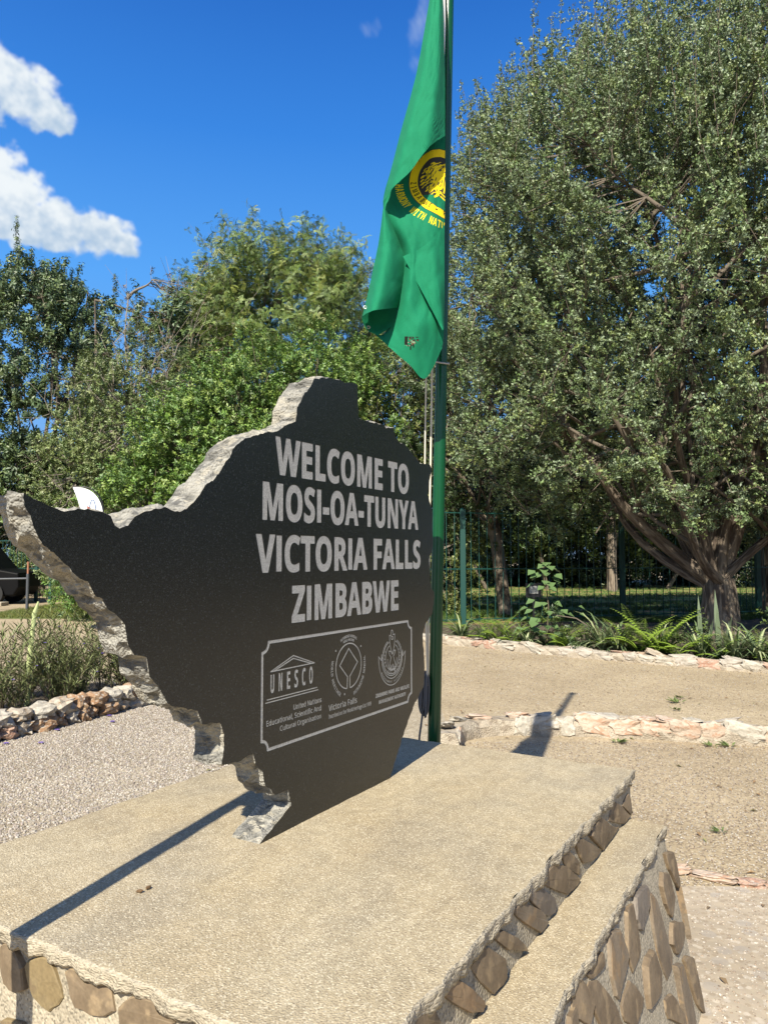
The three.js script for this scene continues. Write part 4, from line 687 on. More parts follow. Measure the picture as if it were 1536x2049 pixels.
// the big tree over the planted bed
const V3 = (x, y, z) => new THREE.Vector3(x, y, z);
tree({ name: 'shade_tree', label: 'large grey-green tree with many rising limbs above the planted bed', base: [7.1, 0, 15.9], seed: 101, trunk: 0.36, fork: 1.15, lean: [-0.05, 0],
  c: [0.3, 6.8, 0.3], r: [6.6, 5.75, 5.2], ex: 2.05, low: 2.1, limbs: [V3(-4.6, 5.6, 1.2), V3(-3.6, 8.0, 0.2), V3(-2.2, 10.0, 1.0), V3(-0.6, 10.9, -0.4), V3(0.9, 10.6, 1.6), V3(2.4, 10.0, 0.2), V3(3.8, 8.2, 1.4), V3(4.8, 5.6, -0.5), V3(1.2, 8.5, 3.4), V3(-1.8, 6.8, 3.6), V3(-3.2, 4.2, 3.0), V3(0.5, 9, -3.5), V3(-3.0, 7, -3), V3(3.6, 7, -3)],
  nb: 11, twigs: 5400, per: 21, shell: 0.2, gap: 0.2, kind: 'pinnate', scale: 1.1, up: 0.55, out: 0.5, tl: 0.75, whips: 1700, fuzz: 0.12, bk: 1.15,
  colours: [[0.17, 0.235, 0.10], [0.20, 0.265, 0.15], [0.14, 0.205, 0.085], [0.21, 0.265, 0.11], [0.19, 0.245, 0.15], [0.15, 0.225, 0.08], [0.12, 0.17, 0.075], [0.16, 0.21, 0.11], [0.21, 0.26, 0.09]] });
// trees inside the fenced wood
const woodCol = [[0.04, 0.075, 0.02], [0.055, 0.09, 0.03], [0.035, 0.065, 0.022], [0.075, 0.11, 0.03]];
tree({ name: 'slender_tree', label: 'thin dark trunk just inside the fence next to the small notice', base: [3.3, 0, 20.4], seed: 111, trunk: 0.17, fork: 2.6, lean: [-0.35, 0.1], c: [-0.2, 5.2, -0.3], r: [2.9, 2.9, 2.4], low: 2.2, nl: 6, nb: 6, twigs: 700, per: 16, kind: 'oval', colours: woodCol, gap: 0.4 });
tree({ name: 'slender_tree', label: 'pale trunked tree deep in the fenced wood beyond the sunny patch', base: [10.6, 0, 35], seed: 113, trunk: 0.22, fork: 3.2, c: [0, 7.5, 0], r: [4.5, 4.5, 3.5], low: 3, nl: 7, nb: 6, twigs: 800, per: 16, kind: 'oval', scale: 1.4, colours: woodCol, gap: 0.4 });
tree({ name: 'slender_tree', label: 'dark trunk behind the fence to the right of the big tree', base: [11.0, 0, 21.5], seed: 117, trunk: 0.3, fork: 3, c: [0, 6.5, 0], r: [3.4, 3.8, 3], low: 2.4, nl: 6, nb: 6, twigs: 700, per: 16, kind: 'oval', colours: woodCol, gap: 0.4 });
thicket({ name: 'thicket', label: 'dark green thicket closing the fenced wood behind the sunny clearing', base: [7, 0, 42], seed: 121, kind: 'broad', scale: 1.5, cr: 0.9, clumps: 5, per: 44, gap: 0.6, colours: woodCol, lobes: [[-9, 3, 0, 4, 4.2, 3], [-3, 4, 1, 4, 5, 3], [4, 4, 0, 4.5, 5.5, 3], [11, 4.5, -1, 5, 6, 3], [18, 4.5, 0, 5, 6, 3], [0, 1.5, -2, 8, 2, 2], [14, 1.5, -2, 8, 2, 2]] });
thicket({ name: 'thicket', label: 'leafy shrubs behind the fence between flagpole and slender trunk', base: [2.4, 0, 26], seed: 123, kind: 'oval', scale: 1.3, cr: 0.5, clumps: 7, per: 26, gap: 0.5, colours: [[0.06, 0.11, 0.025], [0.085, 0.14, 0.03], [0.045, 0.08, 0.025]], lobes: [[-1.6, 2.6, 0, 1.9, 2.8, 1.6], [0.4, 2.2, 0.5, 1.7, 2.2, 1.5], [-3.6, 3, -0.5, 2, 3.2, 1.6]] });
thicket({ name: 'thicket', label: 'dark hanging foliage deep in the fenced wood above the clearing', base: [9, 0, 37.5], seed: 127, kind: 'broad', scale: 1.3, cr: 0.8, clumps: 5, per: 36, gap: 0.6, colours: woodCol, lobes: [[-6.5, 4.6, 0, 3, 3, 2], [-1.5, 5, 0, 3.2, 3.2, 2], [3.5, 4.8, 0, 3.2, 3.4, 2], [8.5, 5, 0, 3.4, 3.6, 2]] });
// the creeper-covered mass behind the monument
const lush = [[0.12, 0.22, 0.035], [0.16, 0.26, 0.04], [0.085, 0.165, 0.03], [0.20, 0.28, 0.06], [0.11, 0.195, 0.05]];
thicket({ name: 'creeper_bush', label: 'dense bright green creeper-covered bush behind the monument', base: [-3.2, 0, 20], seed: 131, kind: 'oval', scale: 1.1, cr: 0.48, clumps: 24, per: 34, gap: 0.56, colours: lush, lobes: [[-2.9, 2.3, 0.4, 1.5, 2.2, 1.6], [-2.0, 4.1, -0.2, 1.6, 2.5, 1.8], [-0.4, 4.7, -0.5, 1.9, 2.9, 1.9], [1.2, 5.0, -0.8, 1.7, 3.0, 1.9], [0.1, 2.4, 0.8, 2.4, 2.3, 1.8], [2.5, 4.6, -1, 1.3, 2.9, 1.7], [2.4, 2.2, 0.5, 1.6, 2.2, 1.6], [-4.0, 1.2, 0.8, 1.2, 1.2, 1.0]] });
thicket({ name: 'creeper_bush', label: 'yellowish green twiggy bush behind the flagpole', base: [0.9, 0, 21.2], seed: 133, kind: 'oval', scale: 1.0, cr: 0.4, clumps: 14, per: 24, gap: 0.42, bare: 5, twigMat: M.paleTwig, colours: [[0.15, 0.185, 0.045], [0.19, 0.215, 0.06], [0.11, 0.145, 0.04]], lobes: [[-0.6, 4.6, 0, 1.4, 3.2, 1.6], [0.7, 3.8, 0, 1.4, 3.2, 1.6], [0.2, 1.7, 0.4, 1.7, 1.8, 1.4]] });
thicket({ name: 'creeper_bush', label: 'tangled olive thicket of bare grey twigs left of the creeper bush', base: [-8.0, 0, 23], seed: 137, kind: 'oval', scale: 1.0, cr: 0.5, clumps: 19, per: 26, gap: 0.5, bare: 5, twigMat: M.paleTwig, colours: [[0.15, 0.20, 0.055], [0.17, 0.22, 0.07], [0.12, 0.175, 0.05], [0.19, 0.22, 0.085]], lobes: [[0.2, 5.6, 0, 1.8, 3.4, 1.8], [1.2, 4.0, 0.3, 1.5, 3.2, 1.6], [-1.2, 4.2, 0, 1.5, 3.0, 1.6], [0, 2, 0.5, 2.4, 2.2, 1.6]] });
thicket({ name: 'creeper_bush', label: 'sunlit low bush of yellow-green leaves left of the feather banner', base: [-12.2, 0, 30.6], seed: 139, kind: 'oval', scale: 1.4, cr: 0.55, clumps: 8, per: 30, gap: 0.5, colours: [[0.12, 0.18, 0.04], [0.15, 0.20, 0.05], [0.09, 0.145, 0.035], [0.07, 0.12, 0.04]], lobes: [[-2.6, 3.2, 0, 2.6, 3.3, 1.8], [0.4, 3.4, 0.1, 2.4, 3.5, 1.8], [2.9, 2.9, 0.1, 2.0, 3.0, 1.7], [-5.6, 3.8, -0.4, 2.6, 3.8, 1.8]] });
tree({ name: 'leafy_tree', label: 'tall dark leafy tree with pointed tops at the edge of the thicket', base: [-14.5, 0, 31.5], seed: 141, trunk: 0.3, fork: 4, c: [-0.5, 7.9, 0], r: [3.5, 6.3, 3.1], ex: 2.2, low: 2.4, limbs: [V3(-0.5, 13.9, 0.2), V3(2.0, 12.8, 0.4), V3(-2.6, 11, 0), V3(1.1, 10, 1.2), V3(-1.4, 8.4, -1), V3(2.6, 7.6, 0), V3(-3.1, 6.4, 0.6)], nb: 9, twigs: 1300, per: 15, kind: 'broad', scale: 0.95, up: 0.35, gap: 0.3, tl: 0.7, whips: 22, colours: [[0.075, 0.125, 0.05], [0.095, 0.15, 0.06], [0.06, 0.10, 0.045], [0.12, 0.17, 0.055]] });
tree({ name: 'leafy_tree', label: 'dark broadleaf crown rising behind the grey thicket', base: [-9.3, 0, 27.5], seed: 143, trunk: 0.26, fork: 3.6, c: [0.4, 7.2, 0], r: [2.3, 4.2, 2], ex: 2.2, low: 3, limbs: [V3(-1.5, 11.2, 0), V3(-0.4, 9.2, 0.3), V3(1.4, 10.4, 0), V3(1.8, 8, 0.6), V3(-1.4, 7.2, 0.4)], nb: 8, twigs: 420, per: 14, kind: 'broad', scale: 0.95, up: 0.35, gap: 0.2, tl: 0.7, whips: 8, colours: [[0.075, 0.125, 0.05], [0.095, 0.15, 0.06], [0.06, 0.10, 0.045]] });
tree({ name: 'feathery_tree', label: 'airy yellow-green feathery tree above the creeper bush', base: [-4.4, 0, 29.5], seed: 151, trunk: 0.3, fork: 4.2, c: [0.4, 10.0, 0], r: [4.0, 3.9, 3.2], ex: 2.1, low: 5, nl: 10, nb: 10, twigs: 1900, per: 15, kind: 'fern', scale: 0.9, up: 0.2, out: 0.9, gap: 0.22, tl: 1.4, fuzz: 0.28, twigMat: M.paleTwig, colours: [[0.15, 0.225, 0.045], [0.18, 0.255, 0.055], [0.11, 0.175, 0.04], [0.22, 0.255, 0.05]] });
tree({ name: 'bare_tree', label: 'almost leafless grey tree with thin branches between thicket and feathery tree', base: [-8.2, 0, 27], seed: 157, trunk: 0.09, fork: 5, c: [0.4, 9.2, 0], r: [2.2, 2.6, 1.6], low: 6, nl: 4, nb: 6, twigs: 90, per: 3, kind: 'oval', bk: 1.5, barkMat: M.paleTwig, twigMat: M.paleTwig, tl: 1.0, colours: [[0.16, 0.11, 0.06], [0.12, 0.13, 0.05]] });
thicket({ name: 'far_wood', label: 'distant dark trees closing the view behind the thickets', category: 'trees', base: [-8, 0, 44], seed: 161, kind: 'broad', scale: 1.8, cr: 1.0, clumps: 2.6, per: 36, gap: 0.6, colours: woodCol, lobes: [[-20, 4, 0, 6, 5, 3], [-11, 4, 0, 6, 5, 3], [-3, 4, 0, 5, 5, 3], [4, 4, 0, 5, 4.6, 3]] }).userData.kind = 'stuff';

// lawn under the wood and grass by the far fence
const lawnMap = colourTex(512, 512, (x, y) => { const u = x / 512, v = y / 512, n = vf(u, v, 6, 81, 5), f = vf(u, v, 120, 83, 2), [d, id] = cells(u, v, 60, 85); let c = mix3([0.10, 0.20, 0.03], [0.17, 0.29, 0.05], f); c = mix3(c, [0.44, 0.29, 0.13], sstep(0.48, 0.62, n)); if (id > 0.8) c = mix3(c, [0.34, 0.20, 0.08], 0.8 * sstep(0.5, 0.3, d)); return c; });
const lawnMat = std({ map: lawnMap, bumpMap: mortarBump, bumpScale: 0.04, vertexColors: true });
structure('lawn', sheet(-3, 34, 17.2, 48, 0.008, 40, 40, (X, Z) => [1, 1, 1]), lawnMat, 'lawn with fallen brown leaves inside the fenced wood');
structure('grass_verge', sheet(-10.9, -4.5, 19.6, 25.5, 0.008, 20, 20, () => [1.5, 1.35, 1.1]), std({ color: lin(0.20, 0.24, 0.07), roughness: 1, bumpMap: mortarBump, bumpScale: 0.05 }), 'patch of short yellow-green grass by the fence');
const soil = std({ map: rockTex([0.10, 0.075, 0.05], [0.17, 0.13, 0.09], [0.22, 0.17, 0.12], 91, 9), bumpMap: mortarBump, bumpScale: 0.05 });
{ const bed = (pts, label) => { const g = new THREE.ShapeGeometry(new THREE.Shape(pts.map(([X, Z]) => new THREE.Vector2(X, Z)))); g.rotateX(-Math.PI / 2); g.translate(0, 0.012, 0); structure('planting_bed', g, soil, label); };
  bed([[-2.4, 16.8], [1.1, 14.2], [3.5, 12.05], [5.4, 10.7], [9.5, 8.3], [12, 12], [11, 20], [6.1, 19.2], [1.9, 17.8]], 'dark soil of the planted bed below the big tree');
  bed([[-4.7, 4.7], [-3.9, 5.85], [-3.35, 6.9], [-2.7, 8.4], [-2.4, 9.3], [-4.4, 9.8], [-6.6, 6]], 'soil of the flower bed behind the rough stones'); }
// tufts of grass in the lawn and on the verge
{ const tuft = new MB(), r = rngOf(5); for (let k = 0; k < 9; k++) { const d = rv(r).setY(1.4 + r()).normalize(); tuft.leaf(V3((r() - 0.5) * 0.06, 0, (r() - 0.5) * 0.06), d, rv(r), 0.06 + 0.05 * r(), 0.008, 0.1); } const g = tuft.geo();
  const grass = (label, n, seed, spot, cols) => { const m = new THREE.InstancedMesh(g, M.leaf, n), q = rngOf(seed), mt = new THREE.Matrix4(), c = new THREE.Color(); for (let k = 0; k < n; k++) { const [X, Z] = spot(q), s = 0.6 + 0.8 * q(), cc = cols[Math.floor(q() * cols.length)]; mt.makeRotationY(q() * 6.28).scale(V3(s, s, s)).setPosition(X, 0.008, -Z); m.setMatrixAt(k, mt); m.setColorAt(k, c.setRGB(...cc)); } m.name = numbered('grass'); m.castShadow = m.receiveShadow = true; m.userData = { label, category: 'grass', kind: 'stuff' }; scene.add(m); };
  grass('short green grass inside the fenced wood', 22000, 7, (q) => { for (;;) { const X = lerp(-2, 24, q()), Z = lerp(18.4, 40, q() * q()); if (fbm(X * 0.35, Z * 0.5, 2, 3) < 0.08) return [X, Z]; } }, [[0.06, 0.13, 0.02], [0.08, 0.16, 0.025], [0.10, 0.15, 0.03]]);
  grass('short yellow-green grass on the verge by the far fence', 9000, 9, (q) => [lerp(-10.8, -4.6, q()), lerp(19.7, 25.4, q())], [[0.16, 0.19, 0.04], [0.13, 0.18, 0.035], [0.20, 0.20, 0.06]]); }

// ---------- fences ----------
function fence(label, ptsLine, h, postW, gapBar, rails) {
  const t = thing('metal_fence', label, 'fence', [0, 0, 0], 0), bar = new THREE.CylinderGeometry(0.011, 0.011, h - 0.12, 5).translate(0, (h - 0.12) / 2 + 0.06, 0), post = new RoundedBoxGeometry(postW, h, postW, 1, 0.008).translate(0, h / 2, 0), cap = new THREE.ConeGeometry(postW * 0.75, 0.05, 4).rotateY(Math.PI / 4).translate(0, h + 0.02, 0);
  for (let k = 0; k < ptsLine.length; k++) {
    const [X, Z] = ptsLine[k], p = part('post', post, M.fence, t); p.position.set(X, 0, -Z); part('cap', cap, M.fence, p);
    if (!k) continue; const [A, B] = ptsLine[k - 1], L = Math.hypot(X - A, Z - B), n = Math.round(L / gapBar), ang = Math.atan2(Z - B, X - A);
    for (let i = 1; i < n; i++) part('bar', bar, M.fence, t).position.set(lerp(A, X, i / n), 0, -lerp(B, Z, i / n));
    for (const y of rails) { const m = part('rail', new THREE.BoxGeometry(L - postW, 0.028, 0.028), M.fence, t); m.position.set((A + X) / 2, y, -(B + Z) / 2); m.rotation.y = ang; }
  }
  return t;
}
fence('green metal fence with square posts and thin bars below the big tree', [[-2.37, 16.5], [1.88, 17.93], [6.12, 19.35], [10.3, 20.75], [14.5, 22.1]], 2.75, 0.13, 0.21, [0.12, 1.32, 2.66]);
fence('far green metal fence beside the black vehicle', [[-19, 28.6], [-16, 28], [-12.55, 27.2], [-11.9, 26.9], [-9, 26], [-6, 25.2]], 2.3, 0.11, 0.16, [0.12, 1.2, 2.2]);

// ---------- plants of the two beds ----------
function plant(name, label, category, mb, mat, pos, turn, scale, group) { const t = thing(name, label, category, pos, turn, group); t.scale.setScalar(scale); for (const [n, g, m] of mb) part(n, g, m, t); return t; }
const greenA = leafMat(0.17, 0.20, 0.075), greenB = leafMat(0.22, 0.33, 0.04), greenC = leafMat(0.11, 0.16, 0.07), paleEdge = leafMat(0.34, 0.38, 0.20), purple = leafMat(0.16, 0.09, 0.45, 0.3, 0.7), stemMat = std({ color: lin(0.10, 0.08, 0.05) });
function shrubGeo(seed) {                                     // many thin stems with narrow opposite leaves
  const st = new MB(), lf = new MB(), fl = new MB(), r = rngOf(seed);
  for (let k = 0; k < 17; k++) {
    const a = r() * 6.28, b = V3(Math.cos(a) * 0.1 * r(), 0, Math.sin(a) * 0.1 * r()), tip = V3(Math.cos(a) * (0.12 + 0.42 * r()), 0.35 + 0.65 * r(), Math.sin(a) * (0.12 + 0.42 * r())), q = [b, b.clone().lerp(tip, 0.5).add(V3((r() - 0.5) * 0.1, 0.08, (r() - 0.5) * 0.1)), tip]; st.tube(q, [0.005, 0.004, 0.002], 3, 0, 0, false);
    for (let z = 0; z < 15; z++) { const s = 0.15 + 0.85 * z / 14, p = s < 0.5 ? q[0].clone().lerp(q[1], s * 2) : q[1].clone().lerp(tip, s * 2 - 1), d0 = rv(r).setY(0.5 + 0.7 * r()).normalize(); for (const g of [-1, 1]) lf.leaf(p, V3(d0.x * g, d0.y, d0.z * g), V3(0, 1, 0.2), 0.09 + 0.05 * r(), 0.014, 0.1); }
    if (r() > 0.86) for (let z = 0; z < 5; z++) { const an = z * 1.257; fl.leaf(tip.clone().add(V3(0, 0.01, 0)), V3(Math.cos(an), 0.5, Math.sin(an)).normalize(), V3(0, 1, 0), 0.026, 0.024, 0.1); }
  }
  return [['leaves', lf.geo(), greenA], ['stems', st.geo(), stemMat], ...(fl.i.length ? [['flower', fl.geo(), purple]] : [])];
}
{ const geos = [1, 2, 3, 4, 6, 9].map(shrubGeo), r = rngOf(41); let n = 0;
  for (let k = 0; k < 46; k++) { const s = r(), Z = lerp(5.2, 9.2, s), edge = lerp(-4.35, -2.42, (Z - 5.2) / 4), X = edge - 0.22 - 1.7 * Math.pow(r(), 1.3); if (Z > 8.2 && r() < 0.3) continue; plant('flowering_shrub', 'narrow-leaved shrub with purple flowers behind the rough border stones', 'shrub', geos[n++ % 6], null, [X, 0.01, Z], r() * 6.28, 0.7 + 0.4 * r(), 'shrubs of the flower bed'); } }
{ const r = rngOf(43), g = new MB(); for (let z = 0; z < 5; z++) { const an = z * 1.257; g.leaf(V3(0, 0.004, 0), V3(Math.cos(an), 0.25, Math.sin(an)).normalize(), V3(0, 1, 0), 0.03, 0.026, 0.1); } const geo = g.geo();
  for (const [X, Z] of [[-3.22, 6.5], [-2.93, 6.52], [-2.62, 7.35], [-2.75, 7.62], [-3.0, 7.0]]) { const m = part(numbered('fallen_flower'), geo, purple, scene); m.position.set(X, 0.012, -Z); m.rotation.y = r() * 6; tag(m, 'small purple flower fallen on the gravel below the rough stones', 'flower', 'purple flowers fallen on the gravel'); } }
{ const s = new MB(); s.tube([V3(0, 0, 0), V3(0.01, 0.5, 0), V3(0.05, 1.0, 0), V3(0.09, 1.12, 0)], [0.03, 0.028, 0.024, 0.01], 7, 0.15, 3); tag(part('cactus_stem', s.geo(), std({ color: lin(0.42, 0.48, 0.22), roughness: 0.8 }), scene), 'pale yellow-green upright succulent stem among the shrubs', 'succulent').position.set(-3.82, 0, -8.15); }
function fernGeo(seed, len = 0.55) { const mb = new MB(), r = rngOf(seed); for (let f = 0; f < 13; f++) { const a = f * 2.4 + r(), up = 0.75 + 0.7 * r(), d = V3(Math.cos(a), 0, Math.sin(a)), s = V3(-d.z, 0, d.x), L = len * (0.75 + 0.5 * r()); for (let k = 1; k < 22; k++) { const t = k / 22, p = d.clone().multiplyScalar(L * t * (0.45 + 0.35 * t)).add(V3(0, L * (up * t - 0.55 * t * t), 0)), w = 0.075 * Math.sin(Math.PI * Math.min(1, 0.15 + 0.88 * t)); for (const q of [-1, 1]) mb.leaf(p, s.clone().multiplyScalar(q).addScaledVector(d, 0.25).normalize(), V3(0, 1, 0), w + 0.01, 0.032, 0.05); } } return mb.geo(); }
function spiderGeo(seed, len = 0.45, n = 90, w = 0.022) { const a = new MB(), b = new MB(), r = rngOf(seed); for (let k = 0; k < n; k++) { const an = r() * 6.28, d = V3(Math.cos(an), 0, Math.sin(an)), s = V3(-d.z, 0, d.x), L = len * (0.6 + 0.6 * r()), up = 0.9 + 0.8 * r(), pts = [0, 0.25, 0.5, 0.75, 1].map((t) => d.clone().multiplyScalar(L * t * (0.35 + 0.4 * t)).add(V3(0, Math.max(0.01, L * (up * t - 0.85 * t * t)), 0))); (k % 3 ? a : b).strap(pts, w, s); } return [a.geo(), b.geo()]; }
{ const ferns = [1, 2, 3].map((s) => fernGeo(s)), r = rngOf(47), spots = [[2.0, 13.65, 1.3], [2.25, 13.45, 1.1], [3.05, 12.75, 1.2], [4.0, 11.95, 1.6], [4.25, 11.8, 1.7], [4.55, 11.65, 1.2], [5.05, 11.35, 1.1], [6.35, 10.55, 1.5], [6.7, 10.3, 1.5], [7.0, 10.15, 1.3], [6.1, 10.9, 1.1], [1.5, 14.2, 1.0]];
  spots.forEach(([X, Z, s], k) => plant('sword_fern', 'bright green sword fern behind the whitish kerb', 'fern', [['fronds', ferns[k % 3], greenB]], null, [X, 0.01, Z], r() * 6, s, 'ferns of the planted bed'));
  { const line = [[1.2, 14.35], [3.5, 12.25], [5.4, 10.9], [7.4, 9.65]]; for (let k = 0; k < 22; k++) { const f = 3 * r(), i = Math.min(2, Math.floor(f)), t = f - i, X = lerp(line[i][0], line[i + 1][0], t) + 0.35 * r(), Z = lerp(line[i][1], line[i + 1][1], t) + 0.15 + 0.55 * r(); spots.push([X, Z, 0.6 + 0.6 * r()]); } spots.forEach(([X, Z, s], k) => { if (k >= 12) plant('sword_fern', 'bright green sword fern behind the whitish kerb', 'fern', [['fronds', ferns[k % 3], k % 2 ? greenB : greenC]], null, [X, 0.01, Z], r() * 6, s, 'ferns of the planted bed'); }); }
  const sp = [4, 5, 6].map((s) => spiderGeo(s)), spots2 = [[1.45, 14.15, 1.2], [1.8, 13.8, 1.1], [3.55, 12.3, 1.6], [3.75, 12.15, 1.5], [3.35, 12.5, 1.2], [4.8, 11.5, 1.4], [5.2, 11.2, 1.4], [5.45, 11.05, 1.5], [5.75, 10.85, 1.3], [6.0, 10.7, 1.2], [2.5, 13.25, 1.1], [7.4, 9.9, 1.2], [4.4, 12.1, 1.2]];
  spots2.forEach(([X, Z, s], k) => plant('spider_plant', 'tufted grassy plant with pale striped leaves behind the whitish kerb', 'plant', [['leaves', sp[k % 3][0], greenC], ['pale_leaves', sp[k % 3][1], paleEdge]], null, [X, 0.01, Z], r() * 6, s, 'spider plants of the planted bed'));
  for (const [X, Z, s] of [[4.95, 11.75, 1.1], [5.2, 11.7, 1.2], [7.3, 10.6, 1.3]]) { const mb = new MB(); for (let k = 0; k < 5; k++) { const a = k * 1.3, b = V3(Math.cos(a) * 0.06, 0, Math.sin(a) * 0.06), t = V3(Math.cos(a) * 0.16, 0.5 + 0.1 * k, Math.sin(a) * 0.16); mb.strap([b, b.clone().lerp(t, 0.35), b.clone().lerp(t, 0.7), t], 0.07, V3(-Math.sin(a), 0, Math.cos(a))); } plant('snake_plant', 'upright sword-shaped grey-green leaves in front of the tree trunk', 'plant', [['leaves', mb.geo(), leafMat(0.13, 0.17, 0.10)]], null, [X, 0.01, Z], 0.4, s, 'snake plants of the planted bed'); }
  // broad-leaved vine climbing a stake
  const vine = new MB(), vs = new MB(); vs.tube([V3(0, 0, 0), V3(0.04, 0.6, 0), V3(-0.03, 1.25, 0)], [0.014, 0.011, 0.006], 5);
  for (let k = 0; k < 90; k++) { const h = r() < 0.6 ? 0.62 * r() : 0.6 + 0.75 * r(), w = h < 0.62 ? 0.5 : 0.2, a = r() * 6.28, d = V3(Math.cos(a), -0.35, Math.sin(a)).normalize(), b = V3(Math.cos(a) * w * r(), h, Math.sin(a) * w * r()), L = 0.11 + 0.07 * r(); vine.leaf(b, d, V3(0, 1, 0.4), L, L * 0.95, 0.12); }
  plant('broadleaf_vine', 'leafy vine with broad rounded leaves rising above the whitish kerb', 'plant', [['leaves', vine.geo(), leafMat(0.10, 0.17, 0.06)], ['stem', vs.geo(), stemMat]], null, [2.85, 0.01, 13.3], 0, 1.2);
  const cover = thicket({ name: 'ground_cover', label: 'low mixed leaves covering the soil around the trunk', category: 'ground cover', base: [5.6, 0, 12.6], seed: 171, kind: 'oval', scale: 0.8, cr: 0.22, clumps: 16, per: 12, gap: 0.5, colours: [[0.05, 0.09, 0.03], [0.08, 0.11, 0.04], [0.10, 0.15, 0.03]], lobes: [[-1.6, 0.12, 0.2, 1.4, 0.22, 0.5], [0.2, 0.12, 0.6, 1.4, 0.22, 0.5], [1.6, 0.12, 1.1, 1.2, 0.22, 0.5], [-3.2, 0.12, -0.9, 1.2, 0.2, 0.5]] }); cover.userData.kind = 'stuff';
}

// ---------- small things ----------
{ const t = thing('notice_board', 'small white notice in a dark frame standing inside the fence', 'notice', [3.35, 0, 16.9], 0.1);
  part('panel', new RoundedBoxGeometry(0.36, 0.32, 0.03, 2, 0.01).translate(0, 0.86, 0), M.black, t); part('paper', bx(0.2, 0.17, 0.004, 0.0, 0.87, 0.0175), std({ color: lin(0.3, 0.3, 0.29) }), t); part('post', bx(0.05, 0.72, 0.04, 0, 0.35, 0), M.black, t); }
{ const t = thing('feather_banner', 'white curved feather banner with a dark outlined edge behind the monument', 'banner', [-6.78, 0, 17.2], 0.1);
  const shape = new THREE.Shape(); shape.moveTo(0.30, 0.6); shape.lineTo(0.32, 2.55); shape.bezierCurveTo(0.31, 2.9, 0.1, 3.25, -0.36, 3.2); shape.bezierCurveTo(-0.28, 3.0, -0.18, 2.8, -0.1, 2.3); shape.lineTo(-0.05, 0.6); shape.closePath();
  const cv = document.createElement('canvas'); cv.width = 256; cv.height = 1024; const c = cv.getContext('2d'); c.fillStyle = '#e8eef0'; c.fillRect(0, 0, 256, 1024); const X = (x) => (x + 0.4) * 320, Y = (y) => 1024 - (y - 0.5) * 370;
  c.strokeStyle = '#5b6a8c'; c.lineWidth = 9; c.beginPath(); c.moveTo(X(0.02), Y(2.55)); c.bezierCurveTo(X(0.0), Y(3.0), X(0.16), Y(3.1), X(0.18), Y(2.45)); c.stroke(); c.fillStyle = '#8a4b45'; c.beginPath(); c.moveTo(X(-0.04), Y(2.78)); c.lineTo(X(0.06), Y(2.72)); c.lineTo(X(0.14), Y(2.42)); c.lineTo(X(0.0), Y(2.5)); c.fill();
  const tx = new THREE.CanvasTexture(cv); tx.colorSpace = THREE.SRGBColorSpace; tx.repeat.set(1 / 0.8, 1 / 2.77); tx.offset.set(0.5, -0.5 / 2.77); tx.magFilter = THREE.LinearFilter;
  part('sail', new THREE.ExtrudeGeometry(shape, { depth: 0.004, bevelEnabled: false, curveSegments: 24 }), std({ map: tx, roughness: 0.8 }), t);
  const q = [V3(0.33, 0, 0), V3(0.335, 2.55, 0), V3(0.31, 2.82, 0), V3(0.2, 3.04, 0), V3(0.0, 3.19, 0), V3(-0.37, 3.22, 0)]; part('pole', new THREE.TubeGeometry(new THREE.CatmullRomCurve3(q), 60, 0.016, 6), M.black, t); part('base', new THREE.CylinderGeometry(0.2, 0.22, 0.06, 20).translate(0.33, 0.03, 0), M.black, t); }
{ const t = thing('barrier', 'dark grey metal barrier post with a horizontal rail by the black vehicle', 'barrier', [-10.4, 0, 22]);
  const steel = std({ color: lin(0.06, 0.065, 0.075), roughness: 0.45 }), rust = std({ color: lin(0.28, 0.12, 0.07), roughness: 0.8 });
  part('post', new THREE.CylinderGeometry(0.045, 0.045, 1.12, 14).translate(0, 0.56, 0), steel, t); part('post_head', new THREE.CylinderGeometry(0.03, 0.03, 0.36, 12).translate(0, 1.29, 0), rust, t); part('rail', new THREE.CylinderGeometry(0.03, 0.03, 5, 10).rotateZ(Math.PI / 2 + 0.02).translate(-2.5, 0.93, 0), steel, t); }
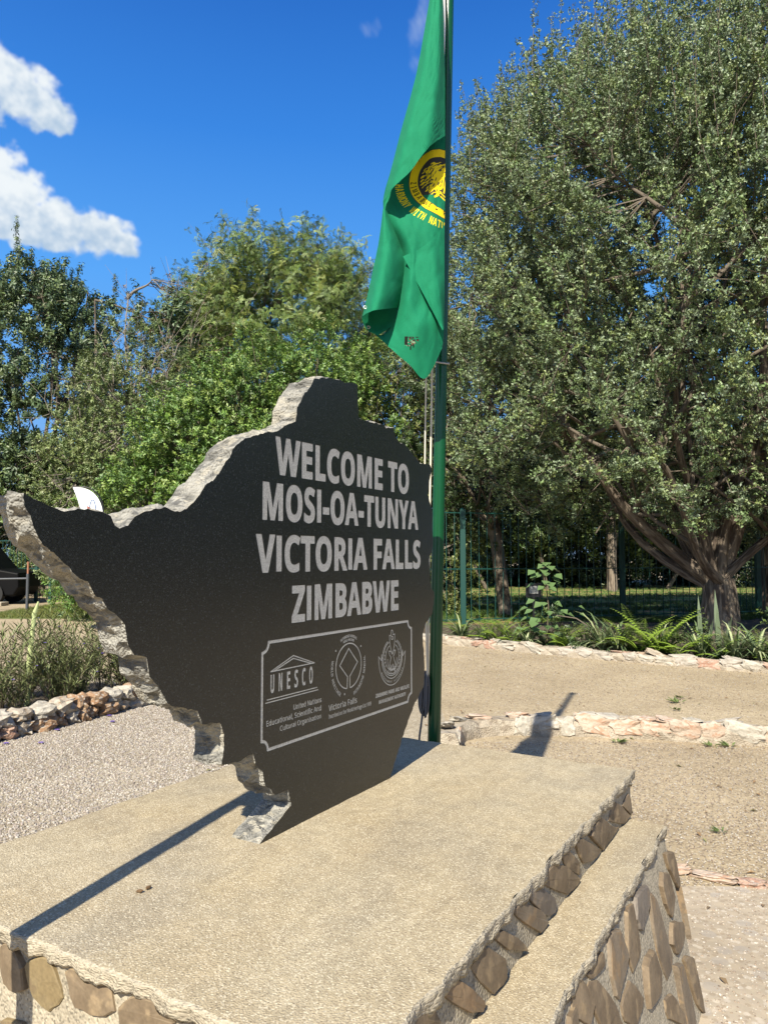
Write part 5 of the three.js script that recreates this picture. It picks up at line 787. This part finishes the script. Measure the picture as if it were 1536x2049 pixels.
{ // black car seen side-on, nose towards the fence
  const t = thing('parked_car', 'black parked vehicle with a pale blue window edge by the far fence', 'vehicle', [-14.3, 0, 26.2], 0.05);
  const s = new THREE.Shape(); [[-2.6, 0.35], [1.75, 0.35], [1.9, 0.6], [1.88, 1.02], [1.15, 1.15], [0.55, 1.86], [-2.35, 1.92], [-2.6, 1.2]].forEach(([x, y], i) => (i ? s.lineTo(x, y) : s.moveTo(x, y))); s.closePath();
  part('body', new THREE.ExtrudeGeometry(s, { depth: 1.65, bevelEnabled: true, bevelSize: 0.06, bevelThickness: 0.06, bevelSegments: 3 }).translate(0, 0, -0.8), new THREE.MeshPhysicalMaterial({ color: lin(0.003, 0.003, 0.0035), roughness: 0.5, specularIntensity: 0.25 }), t);
  const win = new THREE.Shape(); [[-0.9, 1.2], [0.95, 1.2], [0.48, 1.74], [-0.88, 1.78]].forEach(([x, y], i) => (i ? win.lineTo(x, y) : win.moveTo(x, y))); win.closePath();
  part('window', new THREE.ExtrudeGeometry(win, { depth: 0.01, bevelEnabled: false }).translate(0, 0, 0.912), std({ color: lin(0.01, 0.012, 0.014), roughness: 0.08 }), t);
  part('window_trim', new THREE.TubeGeometry(new THREE.CatmullRomCurve3([V3(-0.1, 1.82, 0.93), V3(0.5, 1.8, 0.93), V3(0.72, 1.55, 0.93), V3(1.04, 1.18, 0.93)], false, 'catmullrom', 0.1), 40, 0.03, 6), std({ color: lin(0.45, 0.62, 0.68), roughness: 0.3 }), t);
  for (const x of [-1.7, 1.1]) for (const z of [-0.72, 0.88]) { const w = part('wheel', new THREE.CylinderGeometry(0.37, 0.37, 0.24, 24).rotateX(Math.PI / 2), std({ color: lin(0.01, 0.01, 0.01), roughness: 0.8 }), t); w.position.set(x, 0.37, z); part('rim', new THREE.CylinderGeometry(0.2, 0.2, 0.25, 16).rotateX(Math.PI / 2), std({ color: lin(0.03, 0.03, 0.03), metalness: 0.6, roughness: 0.4 }), w); }
  part('plate', bx(0.22, 0.09, 0.01, 0.2, 0.66, 0.93), std({ color: lin(0.4, 0.4, 0.38) }), t); }
{ const t = part('concrete_block', new RoundedBoxGeometry(2.2, 0.12, 0.5, 2, 0.02), M.mortar, scene); t.position.set(-13.6, 0.06, -24.9); tag(t, 'flat pale concrete block on the ground before the black vehicle', 'concrete block'); }
{ const r = rngOf(3), seed = rockGeo(21, 1); for (const [x, z, a] of [[-0.726, -0.047, 0.4], [-0.702, -0.044, 1.3]]) { const m = part(numbered('seed_pod'), seed, std({ color: lin(0.12, 0.07, 0.03), roughness: 0.8 }), scene), _ = 0; m.scale.set(0.0085, 0.004, 0.0045); const w = new THREE.Vector3(x, 0, z).applyAxisAngle(V3(0, 1, 0), TURN); m.position.set(PL[0] + w.x, 0.815, -PL[1] + w.z); m.rotation.y = a; tag(m, 'small brown seed pod lying on the plinth top', 'seed pod', 'seed pods on the plinth'); } }

// bushes going on along the edge of the plaza, out of the picture on the right and behind
{ const src = scene.children.find((o) => o.name === 'creeper_bush');
  dup(src, [19, 0, 12], 2.2, 1.1, 'creeper-covered bush where the planted bed ends beyond the fence'); dup(src, [20, 0, 3], 1.5, 1.0, 'creeper-covered bush at the edge of the plaza facing the lettered side'); dup(src, [15, 0, -9], 0.6, 0.9, 'creeper-covered bush at the edge of the plaza opposite the big tree'); }

// small weeds rooted in the paving, and dry leaves blown over it
{ const r = rngOf(88), g = new MB(); for (let k = 0; k < 16; k++) { const a = r() * 6.28, d = V3(Math.cos(a), 0.25 + 0.5 * r(), Math.sin(a)).normalize(); g.leaf(V3(Math.cos(a) * 0.03 * r(), 0.004, Math.sin(a) * 0.03 * r()), d, V3(0, 1, 0), 0.03 + 0.035 * r(), 0.014, 0.15); } const geo = g.geo(), mat = leafMat(0.12, 0.16, 0.05);
  for (const [X, Z, s] of [[3.2, 8.3, 1.8], [3.35, 8.6, 1.3], [3.05, 7.95, 1.2], [1.95, 4.45, 0.9], [2.0, 6.55, 1.4], [2.75, 6.42, 1.2], [1.72, 3.05, 0.6], [2.9, 6.4, 1.5]]) { const m = part(numbered('weed'), geo, mat, scene); m.position.set(X, 0.006, -Z); m.rotation.y = r() * 6; m.scale.setScalar(s); tag(m, 'small flat green weed growing in the gritty ground near the low kerb', 'weed', 'weeds in the paving'); }
  const lf = new MB(); lf.leaf(V3(-0.02, 0, 0), V3(1, 0, 0), V3(0, 1, 0), 0.045, 0.02, 0.3); const dry = new THREE.InstancedMesh(lf.geo(), leafMat(1, 1, 1, 0.1, 0.9), 420), mt = new THREE.Matrix4(), c = new THREE.Color(), q = new THREE.Quaternion(), e = new THREE.Euler();
  for (let k = 0; k < 420; k++) { let X, Z; do { Z = lerp(2.6, 13.5, r()); X = lerp(-0.3, 0.62, r()) * Z; } while (inPlinth(X, Z)); e.set((r() - 0.5) * 0.5, r() * 6.28, (r() - 0.5) * 0.5); mt.compose(V3(X, 0.012, -Z), q.setFromEuler(e), V3(1, 1, 1).multiplyScalar(0.5 + 0.7 * r())); dry.setMatrixAt(k, mt); const t = [[0.22, 0.14, 0.07], [0.30, 0.20, 0.10], [0.16, 0.11, 0.06], [0.20, 0.19, 0.08]][k % 4]; dry.setColorAt(k, c.setRGB(...t)); }
  dry.name = 'leaf_litter'; dry.userData = { label: 'small dry brown leaves blown over the gritty ground', category: 'leaf litter', kind: 'stuff' }; scene.add(dry); }
sh(scene);
renderer.render(scene, camera);
